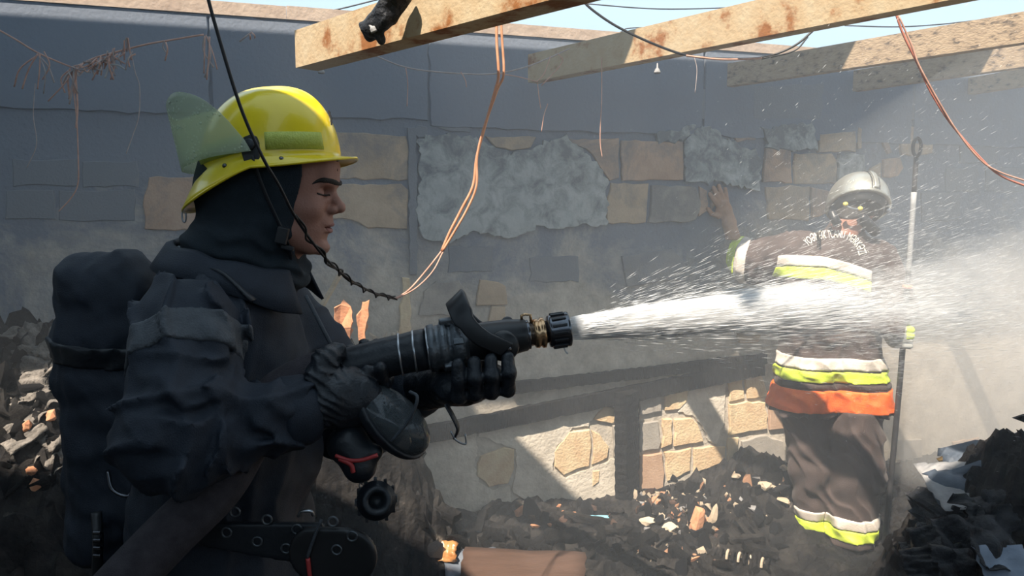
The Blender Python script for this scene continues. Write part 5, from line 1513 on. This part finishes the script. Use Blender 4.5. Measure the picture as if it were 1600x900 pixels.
o = wire('red_wire', [at(1400, 22, 2.3), at(1412, 55, 2.3), at(1438, 108, 2.3), at(1455, 145, 2.3), at(1485, 192, 2.3), at(1530, 245, 2.3), at(1565, 275, 2.3), at(1620, 297, 2.3)], .0034, mat('scorched_red', (.42, .14, .10), (.55, .22, .16), 20, .6), 'reddish bare wire hanging from the flaking roof beam')
wire('wire_strand', [at(1404, 24, 2.295), at(1425, 72, 2.295), at(1440, 110, 2.295), at(1490, 197, 2.295), at(1528, 246, 2.295), at(1560, 268, 2.295), at(1620, 288, 2.295)], .0026, M_rustwire, None, par=o)
M_dw = mat('dusty_wire', (.30, .25, .24), (.42, .36, .34), 40, .8)
LW = 2.45
o = wire('wire_bundle', [at(-5, 45, LW), at(25, 62, LW), at(58, 82, LW), at(102, 101, LW), at(118, 104, LW), at(150, 90, LW), at(190, 79, LW), at(230, 69, LW), at(270, 62, LW), at(318, 54, LW)], .0030, M_rustwire, 'tangle of burnt wires strung across the dark wall end', n=6)
r = np.random.RandomState(4)
for (x, y, n_, L, sp) in ((60, 84, 6, 55, 16), (112, 106, 9, 50, 20), (155, 92, 8, 24, 16), (172, 84, 6, 36, 10), (208, 80, 2, 50, 8), (322, 58, 5, 60, 10), (258, 64, 2, 28, 5), (392, 52, 3, 12, 10)):
    for k in range(n_):
        a_ = x + r.randn() * sp * .25; e = x + r.randn() * sp; l = L * (.45 + .7 * r.rand())
        wire('stray_wire', [at(a_, y + r.randn() * 3, LW - .02 * r.rand()), at((a_ + e) / 2 + r.randn() * 6, y + l * .45, LW - .03 * r.rand()), at(e, y + l, LW)], .0019 + .0012 * r.rand(), M_rustwire if k % 3 else M_dw, None, par=o, n=5)
for k in range(26):
    x = 112 + k * 3.6; y = 104 - (x - 112) * .27
    wire('stray_wire', [at(x, y, LW), at(x + 7 * r.randn(), y + 9 * r.randn(), LW - .03), at(x + 11 * r.randn(), y + 10 + 8 * r.randn(), LW)], .0021, M_rustwire if k % 3 else M_dw, None, par=o, n=4)
wire('hanging_wire', [at(113, 115, LW), at(116, 150, LW), at(120, 190, LW), at(122, 240, LW), at(122, 285, LW), at(112, 308, LW), at(92, 330, LW)], .0020, M_rustwire, None, par=o)
wire('hanging_wire', [at(118, 120, LW), at(121, 165, LW), at(119, 200, LW)], .0030, M_rustwire, None, par=o)
wire('hanging_wire', [at(205, 82, LW), at(211, 112, LW), at(218, 136, LW), at(217, 180, LW), at(208, 210, LW), at(197, 240, LW)], .0016, M_dw, None, par=o)
wire('hanging_wire', [at(55, 130, LW), at(52, 180, LW), at(57, 225, LW), at(42, 262, LW)], .0015, M_dw, None, par=o)
wire('white_tie', [at(164, 122, LW - .02), at(172, 103, LW - .02), at(184, 102, LW - .02), at(195, 108, LW - .02)], .0030, M_papr, None, par=o)
o = wire('wire_bundle', [at(586, 87, 2.9), at(630, 104, 2.9), at(680, 112, 2.9), at(760, 116, 2.9), at(810, 108, 2.9), at(850, 94, 2.9), at(890, 76, 2.9)], .0030, M_dw, 'sagging burnt wire between the two nearest roof beams')
for a_ in ([(634, 106), (637, 130), (636, 166)], [(860, 88), (850, 115), (838, 128)], [(872, 84), (878, 98), (846, 134)], [(840, 130), (842, 150), (845, 170)], [(856, 162), (850, 180), (846, 206)], [(720, 112), (727, 125), (729, 136)], [(780, 115), (810, 120), (840, 128)]):
    wire('stray_wire', [at(x, y, 2.88) for x, y in a_], .0018, M_rustwire, None, par=o)
o = wire('hanging_wire', [at(940, 90, 2.95), at(940, 155, 2.95), at(938, 200, 2.95), at(938, 225, 2.95), at(941, 246, 2.95)], .0020, M_rustwire, 'single short wire hanging in front of the block courses')
o = wire('hanging_wire', [at(1085, 90, 2.9), at(1089, 110, 2.9), at(1086, 145, 2.9)], .0015, M_dw, 'fine wire dangling below the orange-streaked roof beam')
# lamp sockets on the wall side of the beams
for (x, y, lab) in ((502, 108, 'tiny pale socket hanging under the pale roof beam'), (1027, 108, 'tiny pale socket hanging under the orange-streaked roof beam')):
    p = at(x, y, 2.6)
    o = MB().lathe(p + np.array([0, 0, .02]), p, [(0, .002), (.015, .003), (.020, .007), (.030, .012), (.034, .011), (.035, .001)], 12).build('lamp_socket', M_papr, None, True); tag(o, lab, 'socket')
# burnt scrap hung over the first beam
fq = Field((-.46, 1.70, 1.95), (-.16, 2.05, 2.35), .005)
c1, c2, c3 = at(625, -12, 1.84), at(601, 24, 1.86), at(579, 50, 1.90)
d = smin(fq.capsule(c1, c2, .030, .027), fq.capsule(c2, c3, .027, .023), .02)
d = smin(d, fq.capsule(at(566, 38, 1.90), at(594, 60, 1.88), .011, .011), .015)
d = d + .005 * fq.noise(.05, 3)
fq.d = d
o = fq.mesh('burnt_scrap', M_char2); tag(o, 'black melted scrap draped over the pale roof beam', 'scrap')
MB().tube(spline([at(577, 38, 1.865), at(582, 44, 1.86), at(585, 50, 1.86)], 4), [.004] * 4 + [.008] * 5, 8).build('metal_clip', M_papr, o, True)

# ---- water jet: thousands of fine threads and drops in a widening cone, mist round it
J0 = Cn + dirn * .006
JE = at(1700, 428, 3.45)
jd = JE - J0; JL = np.linalg.norm(jd); jd /= JL
ju = np.array([0, 0, 1.0]) - jd * jd[2]; ju /= np.linalg.norm(ju); js = np.cross(jd, ju)
r = np.random.RandomState(9)
def threads(n, ang, t0, t1, l0, l1, w0, w1, bias=0.0, core=.027, pw=1.0):
    V, F = [], []
    th = r.rand(n) * 6.283
    q = np.abs(r.randn(n)) * ang
    tt_ = t0 + (t1 - t0) * r.rand(n) ** pw
    for a, g, t in zip(th, q, tt_):
        dr = jd + ju * (math.sin(a) * g + bias * g) + js * math.cos(a) * g
        dr = dr / np.linalg.norm(dr)
        st = J0 + (ju * math.sin(a) + js * math.cos(a)) * core * min(1, g / ang) * .8
        p = st + dr * t + np.array([0, 0, -.03 * t * t])
        L = (l0 + (l1 - l0) * r.rand()) * min(1, .35 + t)
        w = w0 + (w1 - w0) * r.rand() ** 2
        e1_ = np.cross(dr, [0, 0, 1.0]); e1_ /= np.linalg.norm(e1_); e2_ = np.cross(dr, e1_)
        n0 = len(V)
        m_ = p + dr * L * .5
        V += [p, m_ + e1_ * w, m_ + (-.5 * e1_ + .866 * e2_) * w, m_ + (-.5 * e1_ - .866 * e2_) * w, p + dr * L]
        F += [(n0, n0 + 2, n0 + 1), (n0, n0 + 3, n0 + 2), (n0, n0 + 1, n0 + 3), (n0 + 4, n0 + 1, n0 + 2), (n0 + 4, n0 + 2, n0 + 3), (n0 + 4, n0 + 3, n0 + 1)]
    return V, F
mw = bpy.data.materials.new('white_water'); mw.use_nodes = True
nt = mw.node_tree; nt.nodes.remove(nt.nodes['Principled BSDF'])
dfn = nd(nt, 'ShaderNodeBsdfDiffuse'); dfn.inputs['Color'].default_value = (.93, .94, .95, 1)
trn = nd(nt, 'ShaderNodeBsdfTranslucent'); trn.inputs['Color'].default_value = (.93, .94, .95, 1)
mxn = nd(nt, 'ShaderNodeMixShader'); mxn.inputs[0].default_value = .6
nt.links.new(dfn.outputs[0], mxn.inputs[1]); nt.links.new(trn.outputs[0], mxn.inputs[2]); nt.links.new(mxn.outputs[0], nt.nodes['Material Output'].inputs['Surface'])
jet = empty('water_jet', J0)
tag(jet, 'bright white water jet fanning out from the nozzle past the silver helmet', 'water', kind='stuff')
def part_stuff(nm, VF):
    o = build_np(nm, np.array(VF[0]), np.array(VF[1]), mw, jet, False); o['kind'] = 'stuff'; return o
part_stuff('jet_core', threads(5000, .026, .0, .95, .06, .20, .0005, .0014, pw=1.4))
part_stuff('jet_threads', threads(7000, .042, .05, 1.9, .05, .15, .0002, .0005, bias=.1))
part_stuff('spray_threads', threads(10000, .12, .12, 2.7, .02, .08, .0002, .0004, bias=.3))
part_stuff('spray_drops', threads(3500, .24, .9, 2.9, .008, .03, .0002, .0005, bias=.5))
def cone(nm, a0, r0, r1, L, m, axis=None, seg=28):
    axis = jd if axis is None else axis / np.linalg.norm(axis)
    o = MB().lathe(a0, a0 + axis * L, [(0, r0), (L * .25, r0 + (r1 - r0) * .27), (L * .5, r0 + (r1 - r0) * .52), (L * .8, r0 + (r1 - r0) * .8), (L, r1)], seg).build(nm, m, jet, True)
    fix_normals(o); o['kind'] = 'stuff'; return o
cone('core_mist', J0, .022, .042, .48, vol_mat('densest_mist', (.985, .99, .995), 45.0, .0))
cone('core_mist', J0, .0225, .058, .85, vol_mat('dense_mist', (.98, .985, .99), 7.0, .0))
cone('jet_mist', J0, .023, .13, 2.2, vol_mat('jet_mist', (.97, .98, .99), .8, .0))
cone('wide_mist', J0, .022, .85, 3.0, vol_mat('wide_mist', (.96, .97, .98), .07, .0), axis=jd + ju * .10)

# ---- smoke and steam hanging in the room
hz = MB()
z0_, z1_ = .02, 2.36
pts = [(-2.6, 1.95), (3.3, 1.95), (4.6, 4.8), (-2.6, 2.66)]
hz.add([(x, y, z0_) for x, y in pts] + [(x, y, z1_) for x, y in pts], [(0, 3, 2, 1), (4, 5, 6, 7), (0, 1, 5, 4), (1, 2, 6, 5), (2, 3, 7, 6), (3, 0, 4, 7)])
o = fix_normals(hz.build('smoke_haze', vol_mat('thin_smoke', (.80, .88, .98), .085, .0))); tag(o, 'thin blue-grey smoke hanging in front of the wall', 'smoke', kind='stuff')
fs = Field((1.55, 2.9, .05), (4.4, 4.95, 2.1), .05)
d = smin(fs.ell((2.7, 3.85, .75), (1.0, .55, .75)), fs.ell((3.3, 4.2, 1.2), (.9, .5, .7)), .2) + .04 * fs.noise(.5, 2)
d = np.maximum(d, (fs.Y - (WALL_D + WALL_S * fs.X)) + .05)
fs.d = d
o = fs.mesh('steam_cloud', vol_mat('steam', (.94, .95, .97), .7, .0)); tag(o, 'pale steam drifting beside the silver-helmeted firefighter', 'steam', kind='stuff')
